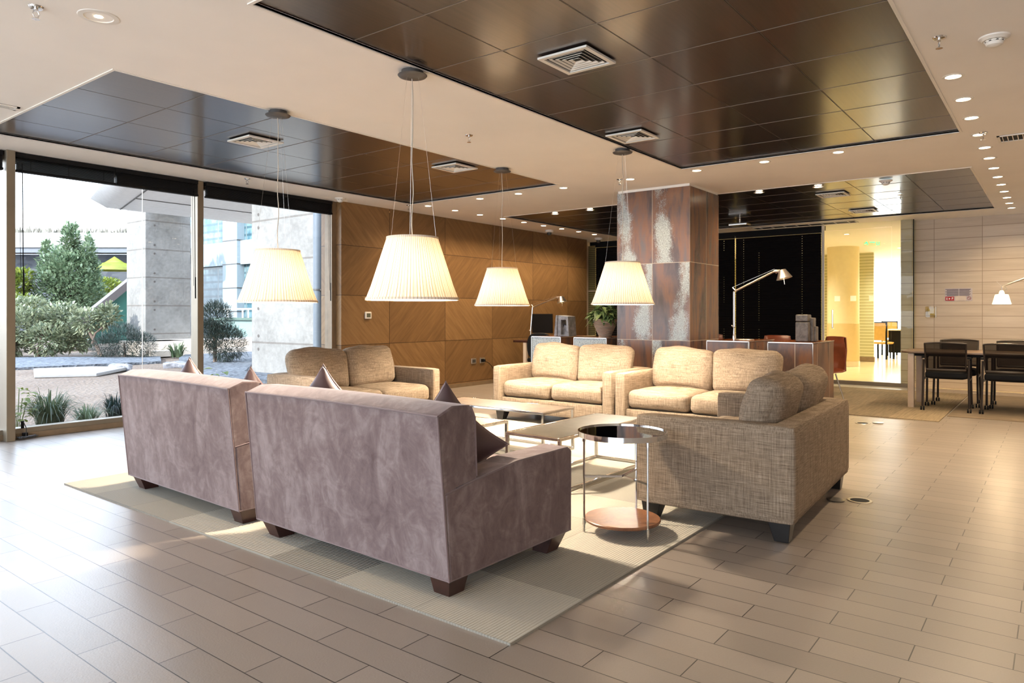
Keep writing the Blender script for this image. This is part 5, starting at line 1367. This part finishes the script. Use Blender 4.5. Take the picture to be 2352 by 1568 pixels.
shrub('columnar_bush', 'tall rounded silver-green bush with loose upright shoots', 'bush',
      [((9.86, 26.5, 1.85), (1.05, 1.05, 1.35)), ((9.86, 26.5, 2.6), (0.85, 0.85, 0.9)), ((9.8, 26.5, 3.5), (0.2, 0.2, 0.75)), ((9.95, 26.4, 3.7), (0.16, 0.16, 0.5)), ((9.35, 27.1, 3.1), (0.16, 0.16, 0.6)), ((10.25, 26, 3.2), (0.2, 0.2, 0.6)), ((9.86, 26.4, 0.9), (1.0, 1.0, 0.9))],
      'leaf_tree', 0.17, 0.075, 15000, [((9.86, 26.5, 0), (9.86, 26.5, 2.5), 0.09)], 2)
shrub('spreading_shrub', 'wide pale-leaved shrub filling the lower part of the first window', 'shrub',
      [((7.3, 23.2, 0.85), (0.8, 0.7, 0.5)), ((8.2, 22.6, 1.1), (0.55, 0.5, 0.38)), ((8.45, 21.45, 1.0), (0.4, 0.35, 0.32)), ((7.84, 22.3, 0.5), (0.65, 0.6, 0.42)), ((7.8, 23.8, 1.35), (0.6, 0.5, 0.3)), ((8.75, 20.95, 1.15), (0.3, 0.3, 0.3)), ((7.0, 23.3, 0.35), (0.7, 0.6, 0.36)), ((8.4, 21.9, 0.45), (0.3, 0.3, 0.3))],
      'leaf_shrub', 0.16, 0.07, 7500, [((8.55, 20.9, 0), (8.35, 21.3, 0.8), 0.06), ((8.4, 21.1, 0.35), (8.75, 20.9, 0.95), 0.03), ((7.6, 22.6, 0), (7.8, 22.5, 0.9), 0.05), ((7.2, 23.1, 0), (7.2, 23.1, 0.9), 0.05)], 3)
shrub('lime_shrub', 'yellow-green leafy shrub behind the pale shrub by the window post', 'shrub',
      [((8.2, 26.9, 1.9), (0.6, 0.6, 0.7)), ((8.5, 26.6, 2.3), (0.3, 0.3, 0.35)), ((8.0, 27.0, 2.8), (0.3, 0.3, 0.35)), ((8.4, 26.2, 1.4), (0.5, 0.5, 0.4))], 'leaf_lime', 0.17, 0.08, 2600, [((8.3, 26.8, 0), (8.3, 26.8, 1.6), 0.06)], 4)
shrub('round_bush', 'dark green rounded bush at the foot of the concrete pier', 'bush',
      [((8.68, 19.85, 0.48), (0.48, 0.48, 0.44)), ((8.4, 20.2, 0.32), (0.35, 0.35, 0.32)), ((8.98, 19.45, 0.36), (0.36, 0.36, 0.34))], 'leaf_dark', 0.11, 0.045, 6500, [((8.68, 19.8, 0), (8.68, 19.8, 0.4), 0.04)], 5)
shrub('twin_bush', 'green bush in two tiers below the blue glazed building', 'bush',
      [((9.12, 15.98, 1.1), (0.36, 0.36, 0.36)), ((9.3, 15.85, 0.5), (0.46, 0.46, 0.42)), ((9.05, 16.1, 0.7), (0.3, 0.3, 0.35))], 'leaf_dark', 0.11, 0.055, 8500, [((9.1, 16.0, 0), (9.05, 16.05, 1.0), 0.05)], 6)
shrub('trimmed_hedge', 'bright yellow-green hedge mound behind the sloping beam', 'hedge',
      [((15.4, 38.2, 2.55), (1.3, 1.2, 0.42)), ((14.8, 37.5, 2.0), (1.0, 1.0, 0.7))], 'leaf_lime', 0.2, 0.1, 3600, [((15, 38, 0), (15, 38, 2.3), 0.08)], 7)
# peaked grass mound behind
m = MB(); ring_n = 40; vs = [(0, 0, 1.0)]
for k in range(ring_n):
    a_ = 2 * math.pi * k / ring_n; vs.append((0.35 * math.cos(a_), 0.35 * math.sin(a_), 0.62))
for k in range(ring_n):
    a_ = 2 * math.pi * k / ring_n; vs.append((math.cos(a_) * 1.0, math.sin(a_) * 1.0, 0.30 + 0.03 * math.sin(k * 3)))
for k in range(ring_n):
    a_ = 2 * math.pi * k / ring_n; vs.append((math.cos(a_) * 1.0, math.sin(a_) * 1.0, 0.12))
fs = [(0, 1 + k, 1 + (k + 1) % ring_n) for k in range(ring_n)]
for r_ in range(2): fs += [(1 + r_ * ring_n + k, 1 + r_ * ring_n + (k + 1) % ring_n, 1 + (r_ + 1) * ring_n + (k + 1) % ring_n, 1 + (r_ + 1) * ring_n + k) for k in range(ring_n)]
m.add([(x * 1.35, y * 1.0, z * 0.85) for x, y, z in vs], fs, True)
o = m.build('grass_mound', leafmat('bright_grass', (150, 170, 40), (214, 216, 70))); o.location = (16.7, 39.2, 3.35); o.rotation_euler = (0, 0, R(-52))
tag(o, 'bright yellow-green grass mound rising to a point beside the pier', 'grass mound')

def grass_tuft(label, c_, r_, h_, n, mat, seed, name='grass_tuft', cat='grass', W=0.012, arch=0.6):
    rn = random.Random(seed); m = MB()
    for k in range(n):
        a_ = rn.uniform(0, 2 * math.pi); q = rn.random() ** 0.5 * 0.35 * r_
        b0 = Vector((c_[0] + q * math.cos(a_), c_[1] + q * math.sin(a_), 0)); lean = rn.random() ** 0.7
        out = Vector((math.cos(a_), math.sin(a_), 0)) * r_ * (0.15 + 0.95 * lean); hh_ = h_ * (1.1 - 0.55 * lean) * rn.uniform(0.75, 1.1)
        sd = Vector((-math.sin(a_), math.cos(a_), 0)) * W * rn.uniform(0.5, 1.1); vs = []
        for i in range(6):
            u = i / 5; p = b0 + out * u ** 1.6 + Vector((0, 0, hh_ * math.sin(u * math.pi * (0.5 + 0.35 * lean))))
            vs += [p - sd * (1 - u * 0.9), p + sd * (1 - u * 0.9)]
        m.add(vs, [(2 * i, 2 * i + 1, 2 * i + 3, 2 * i + 2) for i in range(5)], True)
    o = m.build(name, mat); tag(o, label, cat, 'grassy tufts outside the window'); return o
grass_tuft('large arching grass tuft outside, centre of the window foot', (2.95, 8.45), 0.36, 0.36, 330, 'leaf_grass', 1, W=0.009)
grass_tuft('spiky grass tuft with white blades near the sill', (3.22, 8.20), 0.26, 0.22, 150, 'leaf_tree', 2, W=0.008)
grass_tuft('darker grass tuft beside the broad-leaved plant', (3.58, 8.40), 0.24, 0.28, 200, 'leaf_dark', 3, W=0.008)
grass_tuft('strappy green tuft at the foot of the pier next to the dark bush', (9.75, 19.1), 0.42, 0.42, 60, 'leaf_grass', 4, W=0.035)
def leafy_plant(name, label, c_, h_, n, mat, seed, L, W):
    rn = random.Random(seed); t = thing(name, label, 'plant', (c_[0], c_[1], 0)); m = MB(); s_ = MB()
    for k in range(n):
        a_ = rn.uniform(0, 2 * math.pi); z = h_ * (0.15 + 0.85 * (k + 1) / n); r_ = rn.uniform(0.02, 0.12)
        p = Vector((r_ * math.cos(a_), r_ * math.sin(a_), z)); leaf(m, p, Vector((math.cos(a_), math.sin(a_), 0.4)), Vector((0, 0, 1)), L * rn.uniform(.7, 1.2), W * rn.uniform(.8, 1.2), 0.5, 4)
        if k % 3 == 0: s_.tube([(0.3 * p.x, 0.3 * p.y, 0), tuple(p)], 0.004, 5)
    m.build('foliage', mat, t); s_.build('stem', mat, t); return t
leafy_plant('leafy_weed', 'lime leafy plant just inside the first window post view', (2.62, 8.35), 0.42, 34, 'leaf_lime', 1, 0.11, 0.06)
leafy_plant('broadleaf_plant', 'broad blue-green leaved plant next to the velvet sofa edge', (3.86, 8.28), 0.3, 22, 'leaf_tree', 2, 0.16, 0.09)
leafy_plant('lily_plant', 'young light green plant outside beside the second window post', (5.05, 8.75), 0.46, 9, 'leaf_lime', 3, 0.15, 0.07)

# sunlit outdoor surfaces: one albedo scale for the materials used only outside
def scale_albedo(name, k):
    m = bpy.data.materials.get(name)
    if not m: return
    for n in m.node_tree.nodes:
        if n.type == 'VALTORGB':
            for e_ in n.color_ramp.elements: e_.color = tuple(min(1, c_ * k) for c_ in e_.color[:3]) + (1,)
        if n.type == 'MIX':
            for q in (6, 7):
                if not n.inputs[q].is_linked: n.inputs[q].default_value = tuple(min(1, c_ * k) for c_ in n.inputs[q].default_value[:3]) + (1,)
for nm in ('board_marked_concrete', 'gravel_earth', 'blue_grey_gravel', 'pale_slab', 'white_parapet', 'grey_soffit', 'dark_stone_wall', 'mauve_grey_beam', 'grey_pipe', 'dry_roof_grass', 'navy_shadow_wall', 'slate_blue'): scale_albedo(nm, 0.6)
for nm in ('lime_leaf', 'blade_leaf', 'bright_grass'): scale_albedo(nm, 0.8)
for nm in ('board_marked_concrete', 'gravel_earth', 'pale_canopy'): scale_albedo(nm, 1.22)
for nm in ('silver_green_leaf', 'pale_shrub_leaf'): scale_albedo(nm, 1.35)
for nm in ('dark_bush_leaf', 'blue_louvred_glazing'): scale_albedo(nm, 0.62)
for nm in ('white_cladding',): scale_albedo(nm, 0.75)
